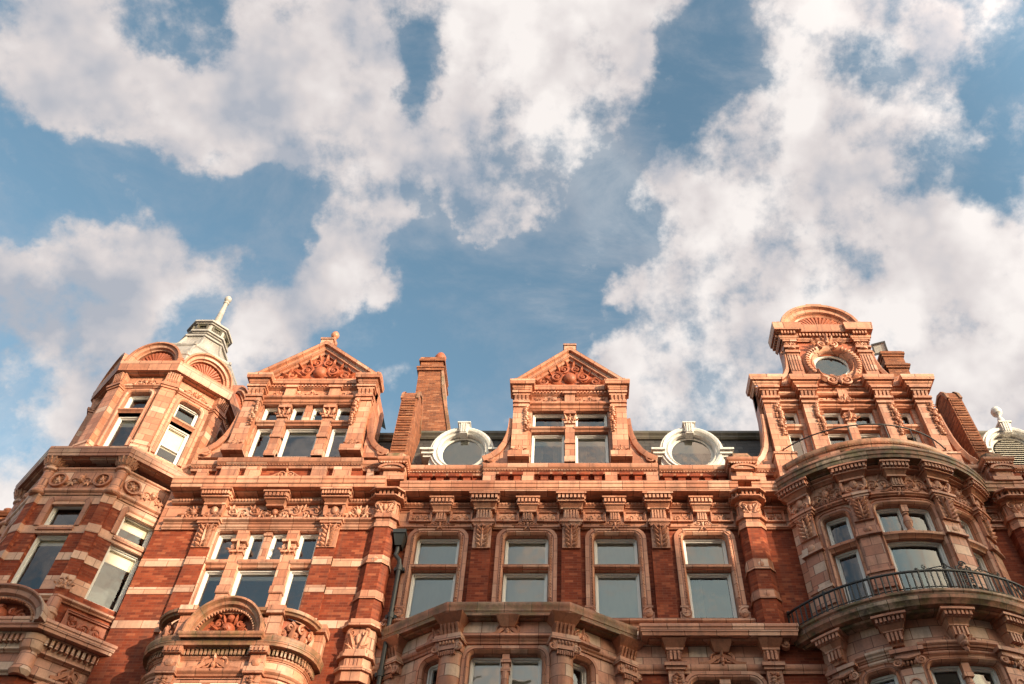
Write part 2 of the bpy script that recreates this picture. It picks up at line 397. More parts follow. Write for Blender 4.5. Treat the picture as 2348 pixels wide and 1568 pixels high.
    def spiral(s, u, z, d, R, dirn=1, a0=0.0, turns=1.6, r=None, inner=.12, n=None):
        r = r or R * .17; n = n or int(13 * turns) + 4; pts = []; rad = []
        for i in range(n + 1):
            t = i / n; a = a0 + dirn * t * turns * 2 * pi; q = R * (1 - (1 - inner) * t ** .85)
            pts.append((u + q * cos(a), d + r * .4 * t, z + q * sin(a))); rad.append(r * (1 - .45 * t))
        s.tube(pts, rad, 5)
        s.blob(u, z, d, R * .2, R * .2, r * 1.3)
    def blob(s, u, z, d, ru, rz, rd, rot=0.0, n=8, m=3):    # half ellipsoid boss
        P = []
        for j in range(m + 1):
            t = j / m * pi / 2 * .98
            row = []
            for k in range(n):
                a = 2 * pi * k / n; x = ru * cos(a) * cos(t); y = rz * sin(a) * cos(t)
                row.append((u + x * cos(rot) - y * sin(rot), d + rd * sin(t), z + x * sin(rot) + y * cos(rot)))
            P.append(row)
        s.grid(P, True); s.face(P[-1])
    def leaf(s, u, z, d, L, W, ang, lift=.05, curl=.05):    # acanthus lobe that starts at (u, z) and points along ang
        P = []
        for j in range(6):
            t = j / 5; w = W * (sin(pi * min(1, .12 + t * .9)) ** .8) * (1 - .25 * (j % 2))
            h = d + lift * sin(pi * t * .8) + curl * t * t
            row = []
            for k, (o, hh) in enumerate(((-1, -.6), (-.5, .1), (0, .55), (.5, .1), (1, -.6))):
                x = L * t; y = o * w / 2
                row.append((u + x * cos(ang) - y * sin(ang), h + hh * lift * (1 - .4 * t), z + x * sin(ang) + y * cos(ang)))
            P.append(row)
        s.grid(P)
    def lathe(s, u, d, prof, n=16, a0=0.0, a1=None):        # profile (radius, z) about a vertical axis
        full = a1 is None; a1 = a1 if a1 is not None else a0 + 2 * pi
        k = n if full else n + 1
        P = [[(u + r * sin(a0 + (a1 - a0) * i / n), d + r * cos(a0 + (a1 - a0) * i / n), z) for i in range(k)] for r, z in prof]
        s.grid(P, full)
        s.face(P[0]); s.face(P[-1])
    def wall(s, u0, u1, z0, z1, holes=(), d=0.0, depth=.3):
        us = sorted({u0, u1, *[x for h in holes for x in h[:2]]}); zs = sorted({z0, z1, *[x for h in holes for x in h[2:4]]})
        for a, b in zip(us, us[1:]):
            for c, e in zip(zs, zs[1:]):
                mu, mz = (a + b) / 2, (c + e) / 2
                if any(h[0] < mu < h[1] and h[2] < mz < h[3] for h in holes): continue
                U = s.us(a, b)
                for p, q in zip(U, U[1:]): s.face([(p, d, c), (q, d, c), (q, d, e), (p, d, e)])
        for h in holes:
            a, b, c, e = h[:4]; U = s.us(a, b)
            for p, q in zip(U, U[1:]):
                s.face([(p, d, e), (q, d, e), (q, d - depth, e), (p, d - depth, e)])
                s.face([(p, d, c), (p, d - depth, c), (q, d - depth, c), (q, d, c)])
            s.face([(a, d, c), (a, d, e), (a, d - depth, e), (a, d - depth, c)])
            s.face([(b, d, c), (b, d - depth, c), (b, d - depth, e), (b, d, e)])
    def fillet(s, u, z, r, su, d0, d1):           # fills a rounded top corner at (u, z), su = +1 on the left corner
        c = (u + su * r, z - r); poly = [(u, z)]
        for k in range(7):
            a = pi / 2 * k / 6
            poly.append((c[0] - su * r * cos(a), c[1] + r * sin(a)))
        s.prism(poly if su < 0 else poly[::-1], d0, d1)
    def build(s, name, mat, parent=None, smooth=30, recalc=True):
        me = bpy.data.meshes.new(name); me.from_pydata(s.v, [], s.fc)
        uvl = me.uv_layers.new(name='UVMap')
        uvl.data.foreach_set('uv', [c for f in s.uv for p in f for c in p])
        bm = bmesh.new(); bm.from_mesh(me)
        bmesh.ops.remove_doubles(bm, verts=bm.verts, dist=2e-4)
        if recalc: bmesh.ops.recalc_face_normals(bm, faces=bm.faces)
        bm.to_mesh(me); bm.free()
        me.polygons.foreach_set('use_smooth', [True] * len(me.polygons))
        me.set_sharp_from_angle(angle=radians(smooth))
        me.materials.append(M[mat] if isinstance(mat, str) else mat)
        o = bpy.data.objects.new(name, me); sc.collection.objects.link(o)
        if parent is not None: o.parent = parent
        return o
def thing(name, label, cat, group=None):
    o = bpy.data.objects.new(name, None); sc.collection.objects.link(o)
    o['label'] = label; o['category'] = cat
    if group: o['group'] = group
    return o

# ------------------------------------------------------------------ ornament
def arc(cu, cz, ru, rz, a0, a1, n):
    return [(cu + ru * cos(a0 + (a1 - a0) * k / n), cz + rz * sin(a0 + (a1 - a0) * k / n)) for k in range(n + 1)]
def roundrect(u0, u1, z0, z1, r):                # up the left jamb, over, down the right one: outside is to the left
    return ([(u0, z0)] + arc(u0 + r, z1 - r, r, r, pi, pi / 2, 5) + arc(u1 - r, z1 - r, r, r, pi / 2, 0, 5) + [(u1, z0)])
def carving(mb, u0, u1, z0, z1, d, boss=True, dense=1.0):
    w, h = u1 - u0, z1 - z0; c = (u0 + u1) / 2; zc = (z0 + z1) / 2; R = h * .34
    if boss:
        mb.blob(c, zc, d, h * .19, h * .24, h * .20, n=10)
        for q in range(10): mb.leaf(c + .15 * h * cos(q * pi / 5), zc + .18 * h * sin(q * pi / 5), d, h * .26, h * .15, q * pi / 5, h * .09, h * .04)
    x = h * .32 if boss else 0.0; n = max(1, int((w / 2 - x) / (h * .78 / dense)))
    stp = (w / 2 - x) / n
    for sgn in (-1, 1):
        for k in range(n):
            uc = c + sgn * (x + stp * (k + .5)); up = 1 if k % 2 else -1
            mb.spiral(uc, zc + up * h * .06, d + .012, min(R, stp * .5), sgn * up, (pi if sgn > 0 else 0) + up * .5, 1.5, r=h * .055)
            for j in range(3):
                a = (pi / 2) * up + (j - 1) * .8 + sgn * .3
                mb.leaf(uc + sgn * stp * .15, zc + up * h * .08, d, h * .40, h * .20, a, h * .10, h * .05)
            mb.leaf(uc - sgn * stp * .45, zc - up * h * .12, d, h * .42, h * .18, -up * 1.2 + (pi if sgn < 0 else 0), h * .09, h * .05)
def acanthus(mb, uc, z0, z1, w, d):              # upright leaf panel
    h = z1 - z0
    mb.box(uc - w / 2, uc + w / 2, d - .1, d, z0, z1)
    mb.box(uc - w * .52, uc + w * .52, d - .1, d + .05, z1 - .06, z1)
    mb.leaf(uc, z0 + .02, d, h * .86, w * .22, pi / 2, .05, .05)
    for k in range(5):
        z = z0 + h * (.06 + .16 * k); L = w * (.36 + .16 * (k / 4))
        for sg in (-1, 1):
            mb.leaf(uc + sg * w * .05, z, d, L, h * .18, pi / 2 - sg * (1.05 - .10 * k), .05, .05)
    for sg in (-1, 1): mb.spiral(uc + sg * w * .28, z1 - .14, d + .02, w * .17, -sg, pi / 2, 1.2, r=w * .05)
    mb.blob(uc, z1 - .05, d, .05, .06, .10)
def crest(mb, uc, z, w, d, h=None):              # pair of scrolls with wings
    h = h or w * .22
    for sg in (-1, 1):
        mb.spiral(uc + sg * h * .55, z + h * .55, d + .02, h * .48, -sg, pi * (1 if sg > 0 else 0) - sg * .3, 1.5, r=h * .10)
        P = [(uc + sg * h * .9, d + .03, z + h * .7), (uc + sg * w * .3, d + .03, z + h * .32), (uc + sg * w * .42, d + .03, z + h * .10), (uc + sg * w * .5, d + .02, z + .02)]
        mb.tube(P, [h * .10, h * .09, h * .07, h * .03], 5)
        mb.leaf(uc + sg * h * .9, z + h * .2, d, w * .26, h * .42, (0 if sg > 0 else pi) + sg * .0, .05, .02)
        mb.leaf(uc, z + h * .2, d, h * .8, h * .35, -pi / 2 + sg * .5, .04, .02)
    mb.blob(uc, z + h * .5, d, h * .22, h * .42, h * .25)
    mb.leaf(uc, z + h * .9, d, h * .5, h * .4, pi / 2, .06, .04)
def festoon(mb, u, z0, z1, d, w=.16):            # hanging drop of fruit and leaves
    n = int((z1 - z0) / .09)
    for k in range(n):
        z = z1 - (k + .5) * (z1 - z0) / n; t = k / max(1, n - 1); q = w * (1 - .45 * abs(t - .35))
        mb.blob(u + random.uniform(-.3, .3) * q, z, d, q * .42, q * .36, q * .5, n=6, m=2)
        for sg in (-1, 1): mb.leaf(u, z, d, q * .72, q * .42, pi / 2 + sg * (1.3 + random.random() * .9), .03, .03)
def shell(mb, cu, cz, ru, rz, d, n=13):          # scallop: rays and a lobed rim
    for k in range(n):
        a = pi * (k + .5) / n
        P = [(cu + ru * t * cos(a), d + .02 + .05 * t, cz + rz * t * sin(a)) for t in (.12, .4, .7, .9)]
        mb.tube(P, [.012 * ru + .006, .04 * ru, .075 * ru, .085 * ru], 6)
        mb.blob(cu + ru * .93 * cos(a), cz + rz * .93 * sin(a), d + .03, .085 * ru, .085 * ru, .1 * ru)
    mb.blob(cu, cz + .05 * rz, d, .16 * ru, .14 * rz, .12)
def bracket(name, parent, f, uc, z1, w, d, h, mat='carved', d0=0.0, n=6):
    b = MB(f)
    b.box(uc - w / 2, uc + w / 2, d0, d0 + d, z1 - .055, z1 - .002)
    b.box(uc - w * .42, uc + w * .42, d0, d0 + d * .74, z1 - .20, z1 - .055)
    p = w * .9 / n
    for k in range(n):
        c = uc - w * .45 + (k + .5) * p; b.box(c - p * .31, c + p * .31, d0 + d * .4, d0 + d * .93, z1 - .185, z1 - .056)
    for sg in (-1, 1):
        for q in (.45, .72): b.box(*sorted((uc + sg * w * .42, uc + sg * w * .475)), d0 + d * q - .04, d0 + d * q + .04, z1 - .185, z1 - .056)
    b.box(uc - w * .44, uc + w * .44, d0, d0 + d * .78, z1 - .245, z1 - .20)
    b.taper(uc, w * .62, w * .80, d0, d0 + d * .45, d0 + d * .70, z1 - .36, z1 - .245)
    b.box(uc - w * .34, uc + w * .34, d0, d0 + d * .50, z1 - .42, z1 - .36)
    if h > .42: b.taper(uc, w * .5, w * .56, d0, d0 + d * .22, d0 + d * .40, z1 - h, z1 - .42)
    return b.build(name, mat, parent)
def fluted(name, parent, f, uc, z0, z1, w, d, n=5, mat='carved', d0=0.0):
    b = MB(f); b.box(uc - w / 2, uc + w / 2, d0, d0 + d, z0, z1)
    p = w * .92 / n
    for k in range(n):
        c = uc - w * .46 + (k + .5) * p
        b.taper(c, p * .62, p * .62, d0 + d - .01, d0 + d + .02, d0 + d + .055, z0 + .04, z1 - .02)
    b.box(uc - w * .54, uc + w * .54, d0, d0 + d + .07, z1 - .05, z1 + .001)
    return b.build(name, mat, parent)

# window: the part is the frame; its pane, blind or curtain are sub-parts
def window(parent, f, u0, u1, z0, z1, d, blind=None, name='window', rail=None, curtain=None, fw=.052, room=True):
    b = MB(f)
    for (a, c, e, g, dd) in ((u0, u1, z0, z0 + fw, .10), (u0, u1, z1 - fw, z1, .10), (u0, u0 + fw, z0 + fw, z1 - fw, .10), (u1 - fw, u1, z0 + fw, z1 - fw, .10)):
        b.box(a, c, d - .02, d + dd, e, g)
    i0, i1, k0, k1 = u0 + fw, u1 - fw, z0 + fw, z1 - fw; s = .032
    for (a, c, e, g) in ((i0, i1, k0, k0 + s), (i0, i1, k1 - s, k1), (i0, i0 + s, k0 + s, k1 - s), (i1 - s, i1, k0 + s, k1 - s)):
        b.box(a, c, d - .02, d + .045, e, g)
    if rail: b.box(i0 + s, i1 - s, d - .02, d + .05, rail - .025, rail + .025)
    o = b.build(name, 'frame', parent)
    p = MB(f); U = p.us(i0 + s, i1 - s)
    for a, c in zip(U, U[1:]): p.face([(a, d, k0 + s), (c, d, k0 + s), (c, d, k1 - s), (a, d, k1 - s)])
    p.build('pane', 'glass', o, recalc=False)
    if blind is not None:
        q = MB(f); zb = k1 - (k1 - k0) * blind
        U = q.us(i0, i1)
        for a, c in zip(U, U[1:]): q.face([(a, d - .05, zb), (c, d - .05, zb), (c, d - .05, k1), (a, d - .05, k1)])
        q.box(i0 + .02, i1 - .02, d - .06, d - .03, zb - .03, zb)
        q.build('blind', 'blind', o)
    if curtain:
        q = MB(f)
        for side in curtain:
            us = [u0 + .05 + .30 * (u1 - u0) * k / 12 for k in range(13)] if side == 'l' else [u1 - .05 - .30 * (u1 - u0) * k / 12 for k in range(13)]
            q.grid([[(x, d - .16 + .035 * (-1) ** k, z0 + .02) for k, x in enumerate(us)], [(x, d - .16 + .035 * (-1) ** k, z1 - .02) for k, x in enumerate(us)]])
        q.build('curtain', 'curtain', o)
    if room:
        q = MB(f); q.box(u0 - .015, u1 + .015, d - .9, d - .012, z0 - .015, z1 + .015)
        q.fc.pop(0); q.uv.pop(0)
        q.build('room_recess', 'room', o)
    return o
def surround(parent, f, u0, u1, z0, z1, w, r=.12, d=.06, bead=True, mat='terracotta_small', name='window_surround'):
    b = MB(f); P = roundrect(u0, u1, z0, z1, r)
    b.psweep(P, [(-.004, -.25), (-.004, d * .5), (.05, d * 1.3), (.07, d * .7), (w * .55, d * .7), (w * .58, d), (w, d), (w, -.02)])
    b.fillet(u0, z1, r, 1, -.25, d * .49); b.fillet(u1, z1, r, -1, -.25, d * .49)
    if bead:
        n = int((z1 - z0) / .085)
        for k in range(n):
            for x in (u0 - w * .3, u1 + w * .3): b.blob(x, z0 + (k + .5) * (z1 - z0) / n, d * .7, .022, .03, .03, n=6, m=2)
        n = int((u1 - u0) / .085)
        for k in range(n): b.blob(u0 + (k + .5) * (u1 - u0) / n, z1 + w * .3, d * .7, .03, .022, .03, n=6, m=2)
    return b.build(name, mat, parent)
CORN = lambda z0, z1, p: [(0, z0), (p * .45, z0), (p * .50, z0 + .03), (p * .88, z0 + .03), (p * .90, z0 + (z1 - z0) * .32), (p * .95, z0 + (z1 - z0) * .38), (p * .955, z0 + (z1 - z0) * .66), (p, z0 + (z1 - z0) * .74), (p, z1 - .03), (p * .98, z1), (0, z1 + .02)]
MOULD = lambda z0, z1, p: [(0, z0), (p * .4, z0), (p * .55, z0 + (z1 - z0) * .3), (p * .8, z0 + (z1 - z0) * .4), (p, z0 + (z1 - z0) * .62), (p, z1), (0, z1 + .005)]

# ------------------------------------------------------------------ shared assemblies
def gable(house, cx, half, d0, mull, lights, zb=19.64, finial='block'):
    """pedimented dormer of two broad piers; mull = mullion offsets, lights = (u0, u1) window openings"""
    f = Map(lambda u, d, z: (cx + u, -d - d0, z)); W = half + .25
    b = MB(f)
    hs = [(a, c, 21.16, 21.92) for a, c in lights[0]] + [(a, c, zb + .02, 20.98) for a, c in lights[1]]
    b.wall(-W, W, zb, 22.3, hs, 0, .34)
    b.box(-W, W, -.34, .02, 22.3, 22.72)
    for sg in (-1, 1): b.face([(sg * W, 0, zb), (sg * W, -1.5, zb), (sg * W, -1.5, 22.9), (sg * W, 0, 22.9)])
    g = b.build('gable', 'terracotta_small', house)
    # sloping roof that runs back behind the pediment
    r = MB(f); H = W - .03
    for sg in (-1, 1):
        r.face([(sg * H, -.2, 22.94), (0, -.2, 24.58), (0, -2.2, 24.58), (sg * H, -2.2, 22.94)])
    r.build('gable_roof', 'slate', g)
    for sg in (-1, 1):
        p = MB(f); u = sg * half
        p.box(u - .33, u + .33, -.02, .36, zb - .02, zb + .22)
        p.taper(u, .62, .50, 0, .34, .28, zb + .22, zb + .30)
        p.box(u - .25, u + .25, 0, .24, zb + .30, 21.86)
        for q, w, e in ((21.86, .54, .28), (21.93, .48, .25), (22.03, .56, .30), (22.10, .50, .27), (22.34, .56, .33), (22.42, .62, .38), (22.50, .54, .28)):
            p.box(u - w / 2, u + w / 2, 0, e, q, q + .09)
        p.box(u - .26, u + .26, 0, .26, 22.5, 22.72)
        p.build('gable_pier', 'terracotta_small', g)
        c = MB(f); festoon(c, u - sg * .20, 20.75, 21.86, .25, .20)
        c.build('pier_carving', 'carved', g)
        c = MB(f); c.box(u - .24, u + .24, .22, .275, 22.12, 22.33)
        for k in range(4): c.taper(u - .19 + k * .127, .06, .09, .26, .29, .34, 22.12, 22.33)
        c.build('pier_fluting', 'carved', g)
        c = MB(f); crest(c, u, zb + .26, .5, .30, .14); c.build('pier_scroll', 'carved', g)
        v = MB(f)                                    # swept volute at the foot of the pier
        e0 = sg * (half + .30)
        P = [(e0 + sg * x, z) for x, z in ((.01, 21.45), (.03, 21.1), (.08, 20.75), (.18, 20.4), (.34, 20.1), (.56, 19.88), (.80, 19.76))]
        poly = P + [(e0 + sg * .80, zb - .02), (e0, zb - .02)]
        v.prism(poly if sg < 0 else poly[::-1], -.25, .02)
        v.psweep(P if sg > 0 else P[::-1], [(-.10, .02), (-.10, .10), (.02, .14), (.06, .14), (.06, -.25)])
        v.spiral(e0 + sg * .62, 19.80, .06, .17, sg, pi / 2, 1.6, r=.045)
        v.build('volute', 'terracotta', g)
    # entablature
    e = MB(f); E0 = half - .25
    path = [(-W, -.3), (-W, .28), (-E0, .28), (-E0, .0), (E0, .0), (E0, .28), (W, .28), (W, -.3)]
    e.sweep([(-E0, 0), (E0, 0)], MOULD(21.90, 22.02, .10)); e.sweep([(-E0, 0), (E0, 0)], MOULD(22.04, 22.20, .16))
    e.sweep([(-E0, 0), (E0, 0)], MOULD(22.56, 22.64, .10))
    e.sweep(path, MOULD(22.62, 22.76, .07)); e.sweep(path, CORN(22.76, 22.99, .17)); e.path_dentils([(-E0, 0), (E0, 0)], .02, .16, 22.64, 22.70, .11)
    e.build('entablature', 'terracotta', g)
    k = MB(f)
    segs = [-E0] + [m for m in mull] + [E0]
    for a, c in zip(segs, segs[1:]): carving(k, a + .12, c - .12, 22.24, 22.52, .02, boss=False, dense=1.0)
    for m in mull:
        k.box(m - .17, m + .17, 0, .14, 22.2, 22.64); k.box(m - .22, m + .22, 0, .20, 22.56, 22.66)
    for m in ([0] if len(mull) == 2 else [-E0 / 2, E0 / 2]):
        P = [(m - .50, 22.22), (m - .3, 22.25), (m - .12, 22.36), (m, 22.48), (m + .12, 22.36), (m + .3, 22.25), (m + .50, 22.22)]
        k.psweep(P, [(-.05, 0), (-.05, .12), (.03, .12), (.03, 0)]); crest(k, m, 22.24, .42, .08, .13)
    k.build('frieze_carving', 'carved', g)
    # pediment: sunk triangle, carving, raking cornice
    t = MB(f); t.prism([(-W, 22.99), (W, 22.99), (0, 24.62)], -.30, .0); t.build('tympanum', 'red_carved', g)
    rk = MB(f); A = W + .10
    prof = [(-.30, 0), (-.30, .08), (-.22, .10), (-.20, .18), (-.07, .20), (-.05, .30), (.05, .32), (.08, .26), (.08, -.3)]
    rk.psweep([(-A, 22.96), (0, 24.72), (A, 22.96)], prof)
    rk.build('raking_cornice', 'terracotta', g)
    cv = MB(f)
    cv.blob(0, 23.45, .0, .24, .26, .20, n=14, m=4)
    for sg in (-1, 1):
        cv.spiral(sg * .46, 23.52, .03, .24, sg, pi / 2, 1.7, r=.055); cv.spiral(sg * .20, 23.90, .03, .17, -sg, -pi / 2, 1.5, r=.045)
        cv.spiral(sg * .85, 23.27, .03, .19, -sg, pi / 2, 1.6, r=.05); cv.spiral(sg * 1.22, 23.16, .03, .12, sg, 0, 1.4, r=.04)
        for x, z, a, L in ((.25, 23.2, -.2, .4), (.55, 23.25, .5, .36), (.62, 23.62, .9, .26), (.95, 23.2, .4, .34), (1.3, 23.12, .2, .3), (.34, 23.75, 1.2, .3), (.75, 23.08, 0, .4), (.08, 24.0, 1.3, .28), (.5, 23.1, 2.4, .3), (1.05, 23.42, 2.2, .24)):
            cv.leaf(sg * x, z, .0, L, .15, a if sg > 0 else pi - a, .08, .06)
    cv.build('pediment_carving', 'red_carved', g)
    for sg in (-1, 1):
        s = MB(f); u = sg * (W + .02)
        s.spiral(u, 23.10, .22, .12, sg, pi / 2, 1.4, r=.05); s.box(u - .14, u + .14, -.05, .30, 22.98, 23.07); s.leaf(u, 23.1, .1, .22, .18, pi / 2, .05)
        s.build('acroterion', 'carved', g)
    fn = MB(f)
    fn.box(-.20, .20, -.25, .30, 24.62, 24.86); fn.box(-.23, .23, -.28, .34, 24.86, 24.93)
    if finial == 'ball':
        fn.lathe(.10, .0, [(.16, 24.9), (.16, 25.02), (.10, 25.10), (.08, 25.24), (.07, 25.28), (.10, 25.30), (.135, 25.37), (.145, 25.44), (.11, 25.54), (.03, 25.58)], 14)
    else: fn.box(-.16, .16, -.2, .24, 24.93, 24.99)
    fn.build('finial', 'terracotta', g)
    # stone mullions and transoms
    for m in mull:
        s = MB(f)
        s.box(m - .15, m + .15, -.30, .06, zb, 21.92); s.box(m - .17, m + .17, -.3, .10, zb, zb + .2); s.box(m - .17, m + .17, -.3, .10, 20.40, 20.52)
        s.box(m - .18, m + .18, -.3, .12, 21.26, 21.33); s.box(m - .20, m + .20, -.3, .16, 21.66, 21.76)
        s.build('mullion', 'terracotta_small', g)
        s = MB(f); crest(s, m, 21.36, .42, .09, .2); s.leaf(m - .1, 21.36, .09, .28, .14, 1.9, .05); s.leaf(m + .1, 21.36, .09, .28, .14, 1.2, .05)
        s.build('mullion_carving', 'carved', g)
    tr = MB(f)
    for a, c in lights[1]: tr.sweep([(a - .02, -.02), (c + .02, -.02)], [(-.3, 20.97), (.03, 20.97), (.05, 21.02), (.11, 21.06), (.12, 21.12), (.06, 21.17), (-.3, 21.17)])
    tr.build('transom', 'terracotta', g)
    for a, c in lights[0]: window(house, f, a + .02, c - .02, 21.18, 21.90, -.22, blind=None, name='gable_top_light')
    for i, (a, c) in enumerate(lights[1]): window(house, f, a + .02, c - .02, zb + .02, 20.96, -.22, blind=(.12 if len(mull) == 2 else .25), name='gable_window', curtain='lr' if len(mull) == 1 else None)
    return g

def oculus_dormer(house, cx, y, zc, ears=True, louvre=False, finial=False, blind=None):
    f = Map(lambda u, d, z: (cx + u, y - d, z))
    b = MB(f); n = 40
    ring = arc(0, zc, 1, 1, pi, -pi, n)[:-1]
    def R(rx, rz): return arc(0, zc, rx, rz, pi, -pi, n)[:-1]
    loops = [(.72, .72, -.20), (.72, .72, .06), (.76, .76, .10), (.78, .77, .05), (.83, .81, .05), (.85, .83, .13), (.92, .90, .16), (.95, .93, .11), (1.0, .98, .11), (1.03, 1.01, .04), (1.03, 1.01, -1.6)]
    P = [[(u, d, z) for u, z in R(rx, rz)] for rx, rz, d in loops]
    b.grid(P, True)
    o = b.build('round_dormer', 'white', house, 40)
    k = MB(f)
    k.taper(0, .24, .34, -.1, .19, .25, zc + .66, zc + 1.03); k.box(-.21, .21, -.3, .29, zc + 1.03, zc + 1.08)
    for x in (-.075, .0, .075): k.taper(x, .04, .055, .18, .22, .28, zc + .69, zc + 1.02)
    k.build('keystone', 'white', o)
    if finial:
        q = MB(f); q.lathe(0, .1, [(.12, zc + 1.13), (.10, zc + 1.3), (.06, zc + 1.42), (.07, zc + 1.46), (.16, zc + 1.56), (.18, zc + 1.68), (.13, zc + 1.8), (.02, zc + 1.85)], 14)
        q.build('finial', 'white', o)
    if ears:
        for sg in (-1, 1):
            e = MB(f)
            a, c = sorted((sg * .86, sg * 1.30))
            for i, (z, dd, x) in enumerate(((zc - .30, .10, .10), (zc - .22, .18, .05), (zc - .12, .27, .0))): e.box(a + (x if sg < 0 else 0), c - (x if sg > 0 else 0), -.8, dd, z, z + (.08 if i < 2 else .07))
            e.build('impost', 'white', o)
        for a in (-1.0, .75): s = MB(f); s.box(a, a + .25, -1.2, .02, zc - 1.2, zc - .31); s.build('dormer_cheek', 'white', o)
    w = MB(f); w.grid([[(u, d, z) for u, z in R(r, r2)] for r, r2, d in ((.72, .72, -.10), (.64, .64, -.07), (.62, .62, -.12))], True)
    w.build('window_frame', 'frame', o, 40)
    if louvre:
        l = MB(f)
        for i in range(13):
            z = zc - .56 + i * .088; h = sqrt(max(.01, .58 ** 2 - (z + .04 - zc) ** 2))
            l.face([(-h, -.08, z), (h, -.08, z), (h, -.16, z + .09), (-h, -.16, z + .09)]); l.face([(-h, -.08, z), (h, -.08, z), (h, -.08, z + .02), (-h, -.08, z + .02)])
        l.build('louvre', 'louvre', o)
    else:
        p = MB(f); p.face([(u, -.11, z) for u, z in R(.63, .63)[::-1]]); p.build('pane', 'glass', o, recalc=False)
        q = MB(f)
        if blind:
            q.face([(u, -.16, z) for u, z in [(-.66, zc - .66 + 1.32 * (1 - blind)), (.66, zc - .66 + 1.32 * (1 - blind)), (.66, zc + .68), (-.66, zc + .68)]]); q.build('blind', 'blind', o)
        q = MB(f); q.box(-.72, .72, -1.3, -.13, zc - .72, zc + .72); q.fc.pop(0); q.uv.pop(0); q.build('room_recess', 'room', o)
        q = MB(f)
        for side in (-1, 1): q.grid([[(side * (.56 - .03 * k), -.24 + .03 * (-1) ** k, zz) for k in range(9)] for zz in (zc - .55, zc + .2)])
        q.build('curtain', 'curtain', o)
    return o

def shaft(house, cx, bands, carve_low=True, zlow=10.5, d0=0.0, caps=True, arch=True):
    """broad chamfered pier that divides two houses"""
    f = Map(lambda u, d, z: (cx + u, -d - d0, z))
    def pl(w, d, c): return [(-w / 2, -.05), (-w / 2, d - c), (-w / 2 + c, d), (w / 2 - c, d), (w / 2, d - c), (w / 2, -.05)]
    def ring(b, w, d, c, z0, z1): b.plan(pl(w, d, c), z0, z1)
    b = MB(f); ring(b, .70, .42, .16, zlow, 16.98); o = b.build('pier', 'brick', house)
    for z0, z1 in bands:
        b = MB(f); ring(b, .72, .43, .165, z0, z1); ring(b, .78, .46, .18, z0, z0 + .05)
        b.blob(0, (z0 + z1) / 2, .42, .09, .09, .03, n=12) if z1 - z0 > .27 else None
        b.build('pier_band', 'terracotta_small', o)
    c = MB(f)
    ring(c, .76, .46, .17, 16.90, 17.02); ring(c, .72, .44, .17, 17.02, 17.20); ring(c, .84, .50, .18, 17.20, 17.27); ring(c, .80, .48, .18, 17.27, 17.36)
    ring(c, .68, .42, .15, 17.36, 17.84); ring(c, .74, .46, .15, 17.76, 17.86)
    ring(c, .96, .66, .2, 17.86, 17.90); ring(c, .82, .52, .18, 17.90, 18.06); ring(c, 1.02, .74, .2, 18.05, 18.10)
    c.path_dentils(pl(.82, .52, .18)[::1], .01, .12, 17.91, 18.05, .115)
    c.build('pier_capital', 'terracotta', o)
    k = MB(f); acanth = 1
    for sg in (-1, 1):
        k.spiral(sg * .17, 17.66, .43, .13, -sg, pi / 2, 1.6, r=.035); k.spiral(sg * .12, 17.46, .43, .09, sg, -pi / 2, 1.4, r=.03)
        k.leaf(sg * .06, 17.40, .42, .34, .13, pi / 2 - sg * .5, .05, .05); k.leaf(sg * .10, 17.40, .42, .2, .1, pi / 2 - sg * 1.2, .04, .03)
    k.blob(0, 17.6, .42, .07, .12, .08); k.build('capital_carving', 'carved', o)
    t = MB(f)
    t.box(-.42, .42, -.1, .64, 18.46, 18.60); ring(t, .74, .56, .14, 18.60, 19.16)
    if arch:
        t.prism(arc(0, 18.86, .37, .16, 0, pi, 10), .5, .66)
        t.psweep(arc(0, 18.86, .37, .16, pi, 0, 10), [(-.05, .56), (-.05, .70), (.02, .70), (.02, .5)])
    t.build('pier_top_block', 'terracotta', o)
    t = MB(f); t.sweep([(-.37, -.1), (-.37, .58), (.37, .58), (.37, -.1)], MOULD(19.14, 19.32, .10)); t.path_dentils([(-.37, -.1), (-.37, .58), (.37, .58), (.37, -.1)], .0, .07, 19.10, 19.15, .08)
    t.build('pier_cornice', 'terracotta', o)
    t = MB(f); ring(t, .76, .58, .1, 19.30, 19.42); ring(t, .68, .52, .12, 19.42, 19.60); t.build('pier_coping', 'mossy', o)
    if carve_low:
        c = MB(f); ring(c, .96, .60, .2, 13.74, 13.80); ring(c, .90, .56, .2, 13.80, 13.94); ring(c, .74, .46, .16, 13.05, 13.74)
        ring(c, .84, .52, .17, 13.0, 13.12); ring(c, .9, .56, .18, 12.92, 13.0); ring(c, .76, .48, .16, 12.66, 12.92); ring(c, .9, .56, .18, 12.56, 12.66); ring(c, .8, .5, .17, 12.3, 12.56)
        for x in (-.14, -.05, .05, .14): c.box(x - .025, x + .025, .47, .505, 12.69, 12.88)
        c.build('pier_lower_capital', 'terracotta', o)
        k = MB(f)
        for sg in (-1, 1):
            k.spiral(sg * .17, 13.58, .47, .12, -sg, pi / 2, 1.6, r=.035); k.spiral(sg * .13, 13.3, .47, .1, sg, -pi / 2, 1.4, r=.03)
            k.leaf(sg * .05, 13.1, .46, .5, .15, pi / 2 - sg * .35, .06, .06); k.leaf(sg * .08, 13.12, .46, .26, .12, pi / 2 - sg * 1.0, .05, .04)
        k.blob(0, 13.42, .46, .07, .16, .08); k.build('lower_capital_carving', 'carved', o)
    return o

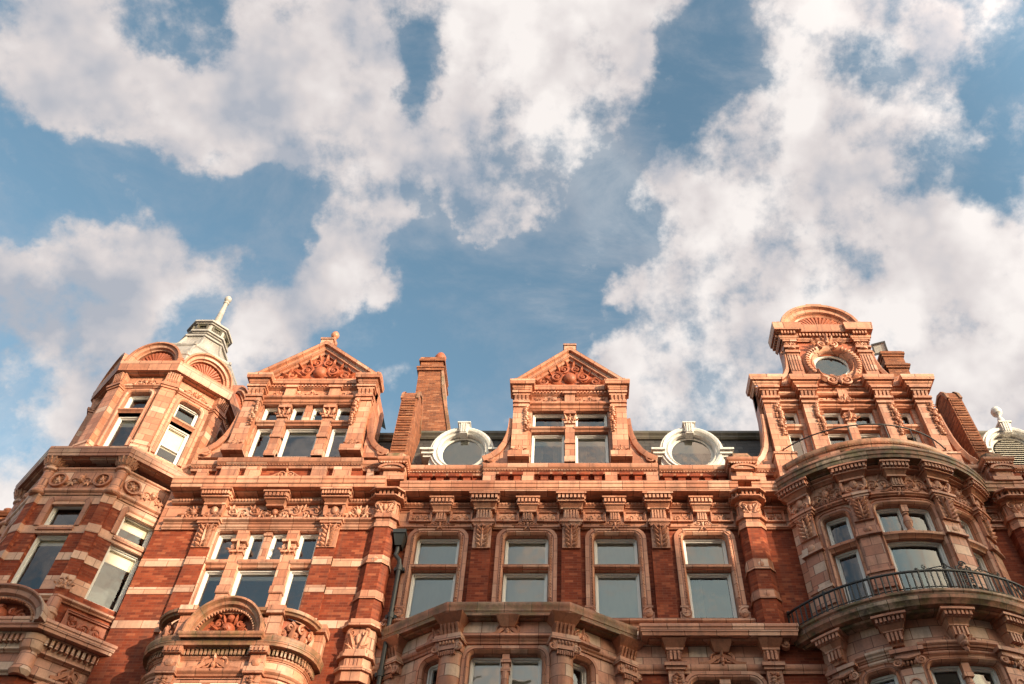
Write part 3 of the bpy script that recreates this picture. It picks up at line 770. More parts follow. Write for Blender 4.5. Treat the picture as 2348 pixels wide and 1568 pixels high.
def party_wall(house, cx, w=.52, name='party_wall', back=3.4):
    """brick fire wall between two roofs: sloping brick front, rounded head, swept coping behind"""
    side = [(-.12, 19.5), (-.06, 20.0), (.02, 22.55), (.08, 22.82), (.24, 23.05), (.52, 23.16), (.80, 23.05), (1.0, 22.75), (1.12, 22.3), (1.35, 22.1), (1.6, 22.2), (1.7, 22.5), (back, 22.5), (back, 18.5), (-.12, 18.5)]
    f = Map(lambda u, d, z: (cx + d, u, z))        # u runs back into the roof, d across the wall
    b = MB(f); b.prism(side[::-1], -w / 2, w / 2)
    b.box(-.16, .3, -w / 2 - .03, w / 2 + .03, 19.6, 19.98)
    for k in range(22):                            # courses step back up the slope
        z = 20.0 + k * .115; y = -.06 + (z - 20.0) / 2.5 * .08
        b.box(y - .022 - (.012 if k % 2 else 0), y + .2, -w / 2 + .05, w / 2 - .05, z, z + .062)
    o = b.build(name, 'orange_brick', house)
    c = MB(f); P = side[2:12]
    for e in (-1, 1): c.psweep(P, [(-.07, e * w / 2), (-.07, e * (w / 2 + .035)), (.04, e * (w / 2 + .035)), (.04, e * w / 2 - e * .05)], caps=True)
    c.build('coping', 'mossy_light', o)
    return o

# ------------------------------------------------------------------ the middle house
def attic_rail(house, f, u0, u1, blocks, bricks=True, z0=18.44, d=.02):
    b = MB(f); b.box(u0, u1, -.35, d, z0, 19.10); b.build('attic_parapet', 'brick', house)
    t = MB(f); t.sweep([(u0, d), (u1, d)], MOULD(19.08, 19.40, .20), caps=True)
    t.dentils(u0 + .02, u1 - .02, d + .02, d + .15, 19.16, 19.24, .085, .5)
    t.build('attic_rail', 'terracotta', house)
    k = MB(f)
    for u, w in blocks:
        k = MB(f); k.box(u - w / 2, u + w / 2, d - .02, d + .15, z0, 19.09); k.build('attic_block', 'terracotta_small', house)
    if bricks:
        x = u0 + .25
        while x < u1 - .2:
            if all(abs(x - u) > w / 2 + .12 for u, w in blocks):
                k = MB(f); k.box(x - .11, x + .11, d - .02, d + .12, 18.78, 19.085); k.box(x - .16, x + .16, d - .02, d + .17, 18.98, 19.087)
                k.build('attic_corbel', 'brick', house)
            x += .40
def panel(b, c, u0, u1, z0, z1, d):
    b.psweep([(u0, z0), (u0, z1), (u1, z1), (u1, z0)], [(-.07, d - .03), (-.06, d + .03), (-.03, d + .035), (-.02, d + .06), (.0, d + .06), (.0, d - .03)], closed=True)
    b.face([(u0, d - .03, z0), (u1, d - .03, z0), (u1, d - .03, z1), (u0, d - .03, z1)])
    carving(c, u0 + .08, u1 - .08, z0 + .08, z1 - .08, d - .03, boss=False, dense=1.1)

def lower_head(house, f, uc, z, w, mask=False):   # little pediment with scrolls on a lower window head
    b = MB(f)
    P = [(uc - w / 2, z), (uc - w * .3, z + .03), (uc - w * .12, z + .17), (uc, z + .24), (uc + w * .12, z + .17), (uc + w * .3, z + .03), (uc + w / 2, z)]
    b.psweep(P, [(-.05, 0), (-.05, .10), (.03, .12), (.03, 0)])
    for sg in (-1, 1): b.spiral(uc + sg * w * .14, z + .15, .06, .15, -sg, pi / 2, 1.7, r=.035)
    b.leaf(uc, z + .16, .08, .20, .11, pi / 2, .05, .05); b.blob(uc, z + .10, .06, .06, .10, .09); b.blob(uc, z - .02, .08, .05, .06, .07)
    return b.build('scroll_head', 'carved', house)

mid = thing('brick_house', 'middle red brick house with one pedimented dormer between two white round dormers', 'house', 'terraced houses in red brick and terracotta')
XS = [-3.67, -1.18, 1.31, 3.80]                  # window axes
XP = [-2.425, .065, 2.555]                       # brick strips between them
def build_middle():
    H = mid; f = FLAT
    holes = [(x - .62, x + .62, 15.95, 16.95) for x in XS] + [(x - .62, x + .62, 14.24, 15.80) for x in XS]
    lowh = [(2.98, 4.62, 11.0, 12.60)]
    w = MB(f); w.wall(-5.0, 5.0, 14.2, 17.15, holes, 0, .32); w.wall(-5.0, 5.0, 10.2, 12.75, lowh, 0, .32)
    w.build('wall', 'brick', H)
    w = MB(f); w.box(-5.0, 5.0, -.3, .015, 12.75, 14.04); w.build('stone_band', 'terracotta_patched', H)
    w = MB(f); w.box(-5.0, 5.0, -.3, .035, 17.12, 18.46); w.build('frieze', 'terracotta', H)
    w = MB(f)
    for z0, z1, p in ((12.74, 12.96, .10), (13.58, 13.70, .08), (13.94, 14.04, .06)): w.sweep([(-5.0, .015), (6.6, .015)], MOULD(z0, z1, p))
    w.build('string_course', 'terracotta_patched', H)
    for x in XS:
        surround(H, f, x - .62, x + .62, 14.24, 16.95, .235, .16, .07)
        t = MB(f); t.sweep([(x - .64, -.06), (x + .64, -.06)], [(-.26, 15.79), (.04, 15.79), (.06, 15.83), (.12, 15.86), (.13, 15.93), (.05, 15.96), (-.26, 15.96)]); t.build('transom', 'terracotta_small', H)
        for sg in (-1, 1):
            v = MB(f); u = x + sg * .76
            v.spiral(u, 14.42, .07, .15, sg, pi / 2, 1.6, r=.04); v.box(u - .15, u + .15, 0, .06, 14.22, 14.46); v.blob(u, 14.42, .05, .14, .14, .06, n=12)
            v.box(u - .13, u + .13, 0, .08, 14.58, 14.64)
            v.build('jamb_scroll', 'terracotta_small', H)
        window(H, f, x - .60, x + .60, 15.97, 16.93, -.24, blind=(1.0 if x < 0 else .97 if x < 3 else .8), name='top_light')
        window(H, f, x - .60, x + .60, 14.25, 15.78, -.24, blind={-3.67: .90, -1.18: .97, 1.31: .95, 3.80: None}[x], name='sash_window', curtain='l' if x > 3 else None)
    for x in XP:
        p = MB(f); p.box(x - .27, x + .27, -.02, .14, 14.2, 16.40); p.build('brick_strip', 'brick', H)
        a = MB(f); acanthus(a, x, 16.38, 17.16, .50, .20); a.build('leaf_panel', 'carved', H)
        c = MB(f)
        for z0, z1, ww, e in ((17.16, 17.21, .60, .26), (17.21, 17.27, .66, .30), (17.27, 17.34, .58, .26)): c.box(x - ww / 2, x + ww / 2, 0, e, z0, z1)
        c.build('strip_cap', 'terracotta_small', H)
        fluted('fluted_block', H, f, x, 17.34, 17.72, .44, .20)
        bracket('bracket', H, f, x, 18.10, .88, .54, .42, n=7)
        q = MB(f); q.box(x - .24, x + .24, 0, .24, 17.72, 17.9); q.build('bracket_foot', 'carved', H)
    for x in XS:
        bracket('small_bracket', H, f, x, 18.06, .70, .40, .40, n=6)
        fluted('keystone', H, f, x, 17.36, 17.68, .30, .12, n=4)
        c = MB(f); crest(c, x, 17.18, .95, .06, .22); c.build('keystone_scroll', 'carved', H)
        for sg in (-1, 1):
            b = MB(f); cc = MB(f)
            a, e = sorted((x + sg * .26, x + sg * .90)); panel(b, cc, a, e, 17.36, 17.76, .06)
            cc.build('panel_carving', 'carved', b.build('frieze_panel', 'terracotta_small', H))
    m = MB(f)
    m.sweep([(-5.0, .03), (5.0, .03)], MOULD(17.12, 17.20, .08)); m.sweep([(-5.0, .03), (5.0, .03)], MOULD(17.80, 17.86, .10))
    m.sweep([(-5.0, .03), (5.0, .03)], [(0, 17.88), (.10, 17.88), (.15, 17.93), (.15, 17.97), (.10, 18.02), (0, 18.02)])
    n = 90
    for k in range(n):
        u = -4.95 + 9.9 * (k + .5) / n; m.blob(u, 17.95, .16, .034, .055, .035, n=6, m=2)
    m.build('frieze_moulding', 'terracotta', H)
    c = MB(f); c.sweep([(-4.9, 0), (4.9, 0)], CORN(18.10, 18.47, .60)); c.build('cornice', 'terracotta', H)
    s = MB(f); s.sweep([(-4.75, .0), (4.78, .0)], MOULD(14.04, 14.22, .16)); s.spiral(4.80, 14.08, .10, .10, 1, pi / 2, 1.3, r=.04); s.spiral(-4.78, 14.08, .10, .10, -1, pi / 2, 1.3, r=.04)
    s.build('sill', 'terracotta', H)
    attic_rail(H, f, -4.9, -2.62, [])
    attic_rail(H, f, 2.72, 4.8, [])
    attic_rail(H, f, -2.58, 2.68, [(-2.38, .36), (-1.22, .36), (1.26, .36), (2.48, .36)], d=.10)
    gable(H, .03, 1.57, .02, [0.0], ([(-1.22, -.15), (.15, 1.22)], [(-1.22, -.15), (.15, 1.22)]))
    oculus_dormer(H, -3.40, .50, 20.60, blind=.95)
    oculus_dormer(H, 3.90, .50, 20.60, blind=.45)
    r = MB(f)
    r.face([(-5.1, -.32, 18.9), (5.4, -.32, 18.9), (5.4, -1.5, 22.2), (-5.1, -1.5, 22.2)]); r.face([(-5.1, -1.5, 22.2), (5.4, -1.5, 22.2), (5.4, -6, 22.6), (-5.1, -6, 22.6)])
    o = r.build('roof', 'slate', H)
    r = MB(f); r.sweep([(-5.1, -1.44), (5.4, -1.44)], [(0, 21.98), (.08, 21.98), (.12, 22.05), (.10, 22.12), (.16, 22.2), (.13, 22.32), (.02, 22.36), (-.2, 22.34)])
    r.build('roof_curb', 'dark_lead', o)
    # hood over the lower right window
    c = MB(f); c.sweep([(2.25, 0), (2.25, .02), (5.28, .02), (5.28, 0)], CORN(13.52, 13.86, .48)); c.build('hood_cornice', 'terracotta', H)
    for x in (2.62, 5.02):
        b = MB(f)
        for z0, z1, w0, w1, e0, e1 in ((13.34, 13.52, .44, .62, .22, .40), (13.28, 13.34, .44, .44, .24, .24), (12.98, 13.28, .34, .40, .12, .20)): b.taper(x, w0, w1, 0, e0, e1, z0, z1)
        for k in range(3): b.box(x - .13 + k * .10, x - .07 + k * .10, .14, .24, 13.02, 13.26)
        b.build('hood_bracket', 'carved', H)
        p = MB(f)
        for z0, z1, ww, e in ((12.88, 12.98, .56, .22), (12.80, 12.88, .48, .17), (10.2, 12.80, .38, .12)): p.box(x - ww / 2, x + ww / 2, 0, e, z0, z1)
        p.build('window_pilaster', 'terracotta_small', H)
        p = MB(f); festoon(p, x, 10.8, 12.72, .12, .22); p.build('pilaster_carving', 'carved', H)
    b = MB(f); b.taper(3.80, .34, .56, 0, .14, .34, 13.28, 13.52); b.build('hood_keystone', 'carved', H)
    lower_head(H, f, 3.80, 12.98, 1.15)
    q = MB(f); q.spiral(5.42, 13.46, .2, .14, 1, pi / 2, 1.4, r=.05); q.blob(5.42, 13.46, .1, .13, .15, .2); q.build('hood_scroll', 'carved', H)
    surround(H, f, 2.98, 4.62, 11.0, 12.60, .2, .2, .07, bead=False)
    mm = MB(f); mm.box(3.70, 3.90, -.3, .0, 11, 12.6); mm.box(3.67, 3.93, -.3, .04, 12.42, 12.6); mm.build('mullion', 'terracotta_small', H)
    for a, e in ((3.0, 3.69), (3.91, 4.60)): window(H, f, a, e, 11.0, 12.58, -.26, blind=None, name='lower_window')
build_middle()

def canted_bay():
    H = mid; K = [(-4.32, 0.0), (-2.80, 1.10), (-.16, 1.10), (1.36, 0.0)]    # wall line in plan (u, d)
    bay = MB(FLAT)
    out = [(-4.55, 0.0), (-2.93, 1.14), (-.05, 1.14), (1.58, 0.0)]
    bay.sweep([(-4.5, -.02), (-2.88, 1.06), (-.08, 1.06), (1.54, -.02)], CORN(13.50, 13.88, .34)); bay.plan([(-4.6, 0), (-2.9, 1.2), (-.1, 1.2), (1.6, 0)], 13.6, 13.87)
    o = bay.build('bay_cornice', 'mossy_light', H)
    def seg(i):
        (a, b), (c, e) = K[i], K[i + 1]; l = sqrt((c - a) ** 2 + (e - b) ** 2); tx, td = (c - a) / l, (e - b) / l
        return Map(lambda u, d, z: (a + tx * u - td * d, -(b + td * u + tx * d), z)), l
    wins = [(1.05, 1.62), (.46, 2.18), (.26, .83)]
    for i in range(3):
        f, l = seg(i); a, e = wins[i]
        w = MB(f); w.wall(0, l, 10.2, 12.98, [(a, e, 10.6, 12.66)], 0, .3); w.build('bay_wall', 'terracotta_patched', H)
        w = MB(f); w.box(0, l, -.2, .02, 12.96, 13.52); w.build('bay_frieze', 'terracotta_patched', H)
        m = MB(f); m.sweep([(0, .0), (l, .0)], MOULD(12.90, 13.06, .10)); m.sweep([(a - .2, .0), (e + .2, .0)], MOULD(12.96, 13.10, .17)); m.build('bay_moulding', 'terracotta_patched', H)
        surround(H, f, a, e, 10.6, 12.66, .17, .16, .08, bead=False)
        lower_head(H, f, (a + e) / 2, 13.10, 1.0 if i == 1 else .62)
        if i == 1:
            c = (a + e) / 2
            b = MB(f); b.taper(c, .32, .56, 0, .14, .32, 13.30, 13.52); b.build('bay_keystone', 'carved', H)
            m = MB(f); m.box(c - .085, c + .085, -.3, .02, 10.6, 12.66); m.box(c - .12, c + .12, -.3, .06, 12.42, 12.5); m.box(c - .11, c + .11, -.3, .05, 12.2, 12.28)
            m.lathe(c, -.02, [(.07, 11.0), (.11, 11.4), (.09, 11.7), (.06, 11.8), (.10, 11.86), (.08, 12.2)], 10); m.build('mullion', 'terracotta_small', H)
            window(H, f, a + .02, c - .07, 10.6, 12.64, -.24, blind=.7, name='lower_window', curtain='r'); window(H, f, c + .07, e - .02, 10.6, 12.64, -.24, blind=.9, name='lower_window')
        else: window(H, f, a + .02, e - .02, 10.6, 12.64, -.24, blind=None, name='lower_window')
    for (x, d), rot in zip(K, (radians(-36), radians(-18), radians(18), radians(36))):
        ca, sa = cos(rot), sin(rot); f = Map(lambda u, dd, z, x=x, d=d, ca=ca, sa=sa: (x + u * ca + dd * sa, -(d - u * sa + dd * ca), z))
        c = MB(f); c.lathe(0, -.06, [(.30, 10.2), (.28, 12.55), (.30, 12.62)], 18)
        c.box(-.36, .36, -.1, .30, 12.86, 12.94); c.box(-.30, .30, -.1, .25, 12.64, 12.86); c.box(-.34, .34, -.1, .28, 12.94, 13.02)
        o = c.build('bay_column', 'terracotta_patched', H)
        k = MB(f)
        for sg in (-1, 1): k.spiral(sg * .30, 12.70, .22, .13, sg, pi / 2, 1.7, r=.04)
        for q in range(5): k.blob(-.16 + q * .08, 12.80, .25, .035, .06, .05)
        for q in range(8): k.box(-.2 + q * .055, -.17 + q * .055, .17, .255, 12.50, 12.60)
        k.build('column_capital', 'carved', o)
        k = MB(f)
        for z0, z1, w0, w1, e0, e1 in ((13.34, 13.52, .52, .78, .20, .42), (13.04, 13.34, .42, .52, .12, .22)): k.taper(0, w0, w1, -.2, e0, e1, z0, z1)
        for q in range(5): k.taper(-.20 + q * .10, .05, .06, .1, .17, .28, 13.08, 13.32)
        k.build('bay_bracket', 'carved', H)
canted_bay()
shaft(mid, 5.15, [(15.52, 15.86), (14.62, 14.90)], carve_low=False, zlow=13.86)

# ------------------------------------------------------------------ the corner house: gabled bay and octagonal turret
left = thing('corner_house', 'left red brick house with an octagonal corner turret, white lead cupola and ball-topped gable', 'house', 'terraced houses in red brick and terracotta')
CL = -8.38
def striped(H, f, u0, u1, d, z0, z1, bands, holes=(), name='wall', depth=.3):
    w = MB(f); w.wall(u0, u1, z0, z1, holes, d, depth); w.build(name, 'brick', H)
    for a, b in bands:
        cuts = sorted([(h[0], h[1]) for h in holes if h[2] < (a + b) / 2 < h[3]]); x = u0
        for c in cuts + [(u1, u1)]:
            if c[0] - x > .03:
                q = MB(f); q.box(x, c[0] - .002, d - .1, d + .014, a, b); q.build('stone_stripe', 'stripe', H)
            x = c[1]
BANDS = [(15.72, 15.97), (14.86, 15.07), (13.86, 14.08)]
def build_gabled_bay():
    H = left; f = flat_at(.25)
    striped(H, f, -11.6, -5.3, 0, 10.2, 17.0, BANDS, [(-9.80, -6.96, 13.9, 16.90)])
    for x in (-10.09, -6.66):
        striped(H, f, x - .26, x + .26, .10, 13.0, 16.28, BANDS, name='brick_strip'); q = MB(f); q.box(x - .258, x + .258, -.05, .098, 13.0, 16.28); q.build('strip_core', 'brick', H)
        a = MB(f); acanthus(a, x, 16.26, 17.02, .50, .14); a.build('leaf_panel', 'carved', H)
        q = MB(f); q.box(x - .30, x + .30, 0, .24, 17.02, 17.10); q.box(x - .34, x + .34, 0, .28, 17.10, 17.18); q.box(x - .27, x + .27, 0, .2, 17.18, 17.24); q.build('strip_cap', 'terracotta_small', H)
        c = MB(f); c.box(x - .27, x + .27, 0, .12, 17.24, 17.84)      # cartouche console
        c.psweep([(x - .27, 17.30), (x - .31, 17.55), (x - .27, 17.80)], [(-.10, .10), (-.08, .22), (.0, .22), (0, .08)]); c.psweep([(x + .27, 17.80), (x + .31, 17.55), (x + .27, 17.30)], [(-.10, .10), (-.08, .22), (.0, .22), (0, .08)])
        c.blob(x, 17.55, .12, .10, .15, .08, n=12)
        for sg in (-1, 1): c.spiral(x + sg * .12, 17.76, .18, .10, -sg, pi / 2, 1.4, r=.035); c.spiral(x + sg * .14, 17.34, .18, .10, sg, -pi / 2, 1.4, r=.035)
        c.build('cartouche', 'carved', H)
        bracket('bracket', H, f, x, 18.08, .90, .50, .36, n=10)
    bracket('small_bracket', H, f, CL, 18.06, .74, .42, .36, n=6)
    w = MB(f); w.box(-11.6, -5.3, -.2, .03, 16.92, 18.5); w.build('frieze', 'terracotta', H)
    m = MB(f); m.sweep([(-11.4, .03), (-5.3, .03)], MOULD(16.92, 17.05, .08)); m.sweep([(-11.4, .03), (-5.3, .03)], MOULD(17.10, 17.24, .15))
    m.sweep([(-11.4, .03), (-5.3, .03)], [(0, 17.80), (.09, 17.80), (.15, 17.85), (.15, 17.90), (.10, 17.95), (0, 17.95)])
    for k in range(64): m.blob(-11.2 + 5.7 * (k + .5) / 64, 17.875, .17, .03, .05, .035, n=6, m=2)
    m.build('frieze_moulding', 'terracotta', H)
    for a, b, bs in ((-10.95, -10.45, True), (-9.74, -7.02, True), (-6.30, -5.72, True)):
        c = MB(f); carving(c, a, b, 17.27, 17.79, .03, bs, 1.5); c.build('frieze_carving', 'carved', H)
    c = MB(f); c.sweep([(-11.45, 0), (-5.3, 0)], CORN(18.10, 18.50, .52)); c.build('cornice', 'terracotta', H)
    # mullioned window of three bays
    hs = MB(f); hs.psweep(roundrect(-9.80, -6.96, 13.9, 16.90, .10), [(-.004, -.3), (-.004, .03), (.05, .07), (.16, .05), (.17, -.02)]); hs.build('window_surround', 'terracotta_small', H)
    for m in (-9.08, -7.68):
        s = MB(f); s.box(m - .16, m + .16, -.32, .04, 13.9, 16.9); s.box(m - .18, m + .18, -.3, .08, 14.86, 15.07); s.box(m - .19, m + .19, -.3, .10, 16.14, 16.20); s.box(m - .21, m + .21, -.3, .14, 16.46, 16.54); s.build('mullion', 'terracotta_small', H)
        s = MB(f); crest(s, m, 16.20, .44, .06, .20); s.leaf(m, 16.2, .06, .3, .14, pi / 2, .08, .06); s.build('mullion_carving', 'carved', H)
    s = MB(f); s.box(CL - .09, CL + .09, -.3, -.02, 15.98, 16.9); s.box(CL - .12, CL + .12, -.3, .02, 16.74, 16.82); s.build('mullion', 'terracotta_small', H)
    for a, c in ((-9.82, -9.22), (-8.94, -7.82), (-7.54, -6.94)):
        t = MB(f); t.sweep([(a, -.06), (c, -.06)], [(-.26, 15.70), (.05, 15.70), (.07, 15.76), (.12, 15.80), (.13, 15.90), (.05, 15.97), (-.26, 15.97)]); t.build('transom', 'terracotta_small', H)
        window(H, f, a + .02, c - .02, 13.95, 15.69, -.22, blind=.10, name='sash_window')
    for a, c in ((-9.80, -9.24), (-8.92, -8.47), (-8.29, -7.84), (-7.52, -6.96)): window(H, f, a + .01, c - .01, 15.99, 16.88, -.22, name='top_light')
    attic_rail(H, f, -10.5, -6.15, [(-10.05, .50), (-9.36, .42), (-7.40, .42), (-6.72, .50)], bricks=False, d=.10)
    attic_rail(H, f, -11.3, -10.46, [(-10.9, .3)], d=-.02); attic_rail(H, f, -6.19, -5.62, [(-5.9, .2)], d=-.02)
    c = MB(f); crest(c, CL, 18.72, 1.3, .12, .26); c.build('attic_scroll', 'carved', H)
    gable(H, CL, 1.78, .30, [-.72, .72], ([(-1.46, -.90), (-.55, -.10), (.10, .55), (.90, 1.46)], [(-1.46, -.90), (-.55, .55), (.90, 1.46)]), finial='ball')
    r = MB(FLAT); r.face([(-11.4, -.2, 18.9), (-5.3, -.2, 18.9), (-5.3, -1.6, 22.2), (-11.4, -1.6, 22.2)]); r.face([(-11.4, -1.6, 22.2), (-5.3, -1.6, 22.2), (-5.3, -6, 22.6), (-11.4, -6, 22.6)]); o = r.build('roof', 'slate', H)
    r = MB(FLAT); r.sweep([(-11.4, -1.54), (-5.3, -1.54)], [(0, 21.98), (.08, 21.98), (.12, 22.05), (.10, 22.12), (.16, 22.2), (.13, 22.32), (.02, 22.36), (-.2, 22.34)]); r.build('roof_curb', 'dark_lead', o)
    shaft(H, -5.22, [(15.70, 15.97), (14.60, 14.86)], d0=.02)
    party_wall(H, -5.28)
    # chimney stack behind the fire wall
    c = MB(FLAT); c.prism([(-5.62, 21.0), (-4.05, 21.0), (-4.20, 23.0), (-4.62, 25.0), (-4.76, 26.2), (-5.64, 26.2), (-5.58, 24.0)], -3.2, -1.9)
    for z0, z1, e in ((26.0, 26.12, .06), (26.12, 26.2, .09), (26.55, 26.66, .05), (26.66, 26.78, .02)): c.box(-5.64 - e, -4.76 + e, -3.2 - e, -1.9 + e, z0, z1)
    c.box(-5.62, -4.78, -3.18, -1.92, 26.2, 26.62)
    o = c.build('chimney', 'orange_brick', H)
    p = MB(FLAT); p.prism([(-4.07, 21.05), (-3.98, 21.05), (-4.13, 23.0), (-4.55, 25.0), (-4.70, 26.0), (-4.78, 26.0), (-4.66, 25.0), (-4.25, 23.0)], -3.1, -1.86); p.build('chimney_coping', 'mossy_light', o)
    p = MB(FLAT); p.lathe(-4.98, -2.25, [(.20, 26.75), (.21, 27.0), (.22, 27.1), (.22, 27.16), (.19, 27.22), (.14, 27.33), (.06, 27.38)], 16); p.build('chimney_pot', 'red_carved', o)
build_gabled_bay()

def build_oriel():
    H = left; OC = CL + .26; f = Map(lambda u, d, z: (OC + u, -d - .25, z - .24))
    def path(d, r, ww): # flat front with rounded ends running back to the wall
        P = [(-ww - r, -.05), (-ww - r, d - r)]
        P += [(-ww - r * cos(a), d - r + r * sin(a)) for a in [pi / 2 * k / 8 for k in range(1, 8)]] + [(-ww, d)]
        return P + [(-x, y) for x, y in reversed(P)]
    A = path(1.05, .85, 1.0)
    w = MB(f); w.sweep(A, [(0, 10.2), (0, 12.95)], caps=False); w.build('oriel_wall', 'terracotta_small', H)
    c = MB(f); c.sweep(path(1.05, .85, 1.0), CORN(12.84, 13.12, .28)); c.path_dentils(A, .02, .12, 12.70, 12.84, .10)
    c.plan([(x, y) for x, y in path(1.1, .86, 1.0)], 12.95, 13.10); c.build('oriel_cornice', 'mossy_light', H)
    m = MB(f); m.sweep(A, MOULD(12.20, 12.36, .12)); m.sweep(A, MOULD(12.62, 12.70, .06)); m.sweep(A, MOULD(12.02, 12.14, .07)); m.build('oriel_moulding', 'terracotta', H)
    lower_head(H, Map(lambda u, d, z: (CL + u + .18, -d - 1.30, z - .24)), 0, 12.36, 1.2)
    g = Map(lambda u, d, z: (CL + .18 + u, -d - 1.31, z - .24))
    for sg in (-1, 1):
        u = sg * 1.0
        b = MB(g); b.box(u - .22, u + .22, -.02, .22, 12.70, 12.86); b.box(u - .17, u + .17, -.02, .13, 12.36, 12.70); b.box(u - .23, u + .23, -.02, .20, 12.20, 12.36); b.box(u - .19, u + .19, -.02, .12, 10.2, 12.2); b.dentils(u - .2, u + .2, .1, .26, 12.72, 12.84, .09)
        b.build('oriel_pilaster', 'terracotta_small', H)
        k = MB(g); festoon(k, u, 10.6, 12.15, .12, .20); k.build('pilaster_carving', 'carved', H); k = MB(g); k.blob(u, 12.5, .12, .12, .12, .06); k.build('pilaster_boss', 'carved', H)
    # window in the flat front
    b = MB(g); b.psweep(roundrect(-.74, .74, 10.2, 12.0, .08), [(0, .0), (0, .03), (.04, .06), (.12, .06), (.13, -.01)]); b.build('window_surround', 'terracotta_small', H)
    b = MB(g); b.box(-.09, .09, .0, .07, 10.2, 12.0); b.box(-.13, .13, 0, .10, 11.82, 11.9); b.build('mullion', 'terracotta_small', H)
    for a, c in ((-.73, -.10), (.10, .73)): window(H, g, a, c, 10.2, 11.98, .02, blind=.3, name='lower_window', room=False)
    # parapet: great arched pediment with a carved beast, piers and pierced side panels
    h = Map(lambda u, d, z: (CL + .25 + u * .86, -d - 1.42, z - .24))
    p = MB(h); p.psweep(arc(0, 13.12, .98, .86, pi, 0, 28), [(-.16, -.3), (-.16, .10), (-.10, .12), (-.07, .20), (0, .22), (.05, .30), (.10, .30), (.10, -.35), (-.16, -.35)])
    p.sweep([(-1.08, -.1), (-1.08, .22), (1.08, .22), (1.08, -.1)], MOULD(13.0, 13.13, .08)); o = p.build('arched_pediment', 'mossy_light', H)
    d = MB(h)
    for k in range(30):
        a = pi * (k + .5) / 30; d.blob(.80 * cos(a), 13.12 + .69 * sin(a), .09, .035, .035, .06, n=6, m=2)
    d.build('bead_row', 'terracotta', o)
    t = MB(h); t.prism(arc(0, 13.12, .86, .74, 0, pi, 20), -.34, -.12); t.build('arch_back', 'red_carved', o)
    k = MB(h)                                       # heraldic beast mask with scrolling mane
    k.box(-.26, .26, -.1, .06, 13.13, 13.20); k.blob(0, 13.34, -.08, .20, .20, .24, n=12, m=4); k.blob(0, 13.30, .08, .10, .07, .12); k.blob(-.08, 13.40, .08, .04, .035, .06); k.blob(.08, 13.40, .08, .04, .035, .06)
    k.blob(0, 13.66, -.1, .14, .12, .16, n=10); k.blob(-.1, 13.76, -.1, .06, .07, .08); k.blob(.1, 13.76, -.1, .06, .07, .08)
    for sg in (-1, 1):
        k.spiral(sg * .46, 13.30, -.05, .17, sg, pi / 2, 1.6, r=.05); k.spiral(sg * .30, 13.52, -.05, .12, -sg, 0, 1.3, r=.045)
        for x, z, a, L in ((.12, 13.5, 1.2, .24), (.2, 13.3, .4, .3), (.5, 13.2, .1, .24), (.22, 13.62, .7, .22)): k.leaf(sg * x, z, -.06, L, .13, a if sg > 0 else pi - a, .07, .06)
    k.build('beast_carving', 'red_carved', o)
    for sg in (-1, 1): s = MB(h); s.spiral(sg * 1.08, 13.14, .20, .11, sg, pi / 2, 1.4, r=.045); s.build('pediment_scroll', 'mossy_light', o)
    B = path(1.18, .85, 1.06)
    top = MB(f)
    # upper rail follows the curve, dropping toward the wall ends
    n = len(B)
    for half in (range(0, n // 2), range(n // 2 - 1, n)):
        pass
    top.sweep(B[1:-1], [(-.13, 13.74), (.03, 13.74), (.05, 13.78), (.10, 13.80), (.11, 13.88), (-.13, 13.90)]); top.build('parapet_rail', 'mossy_light', H)
    ps = [(B[1], 0), (B[9], 0), (B[-10], 0), (B[-2], 0)]
    for (x, y), _ in ps:
        q = MB(f); q.box(x - .16, x + .16, y - .26, y + .03, 13.12, 13.74); q.box(x - .10, x + .10, y, y + .045, 13.2, 13.68); q.box(x - .21, x + .21, y - .3, y + .13, 13.72, 13.93); q.build('parapet_pier', 'terracotta', H)
    for seg in (B[1:10], B[-10:-1]):
        for i in range(1, len(seg) - 1, 2):
            (x0, y0), (x1, y1) = seg[i - 1], seg[i + 1]; l = sqrt((x1 - x0) ** 2 + (y1 - y0) ** 2); tx, ty = (x1 - x0) / l, (y1 - y0) / l
            q = MB(Map(lambda u, d, z, a=x0, b=y0, tx=tx, ty=ty: (OC + a + tx * u - ty * d, -(b + ty * u + tx * d) - .25, z - .24)))
            q.spiral(l * .3, 13.52, -.08, .13, 1 if i % 4 == 1 else -1, pi / 2, 1.3, r=.05); q.spiral(l * .75, 13.32, -.08, .11, -1, -pi / 2, 1.3, r=.045); q.leaf(l * .5, 13.14, -.08, .4, .16, pi / 2, .06, .05)
            q.build('pierced_scroll', 'carved', H)
    q = MB(f); q.sweep([(x * .93, y - .14) for x, y in B[1:10]], [(0, 13.1), (0, 13.75), (-.05, 13.75), (-.05, 13.1)]); q.build('parapet_back', 'red_carved', H)
    q = MB(f); q.sweep([(x * .93, y - .14) for x, y in B[-10:-1]], [(0, 13.1), (0, 13.75), (-.05, 13.75), (-.05, 13.1)]); q.build('parapet_back', 'red_carved', H)
build_oriel()

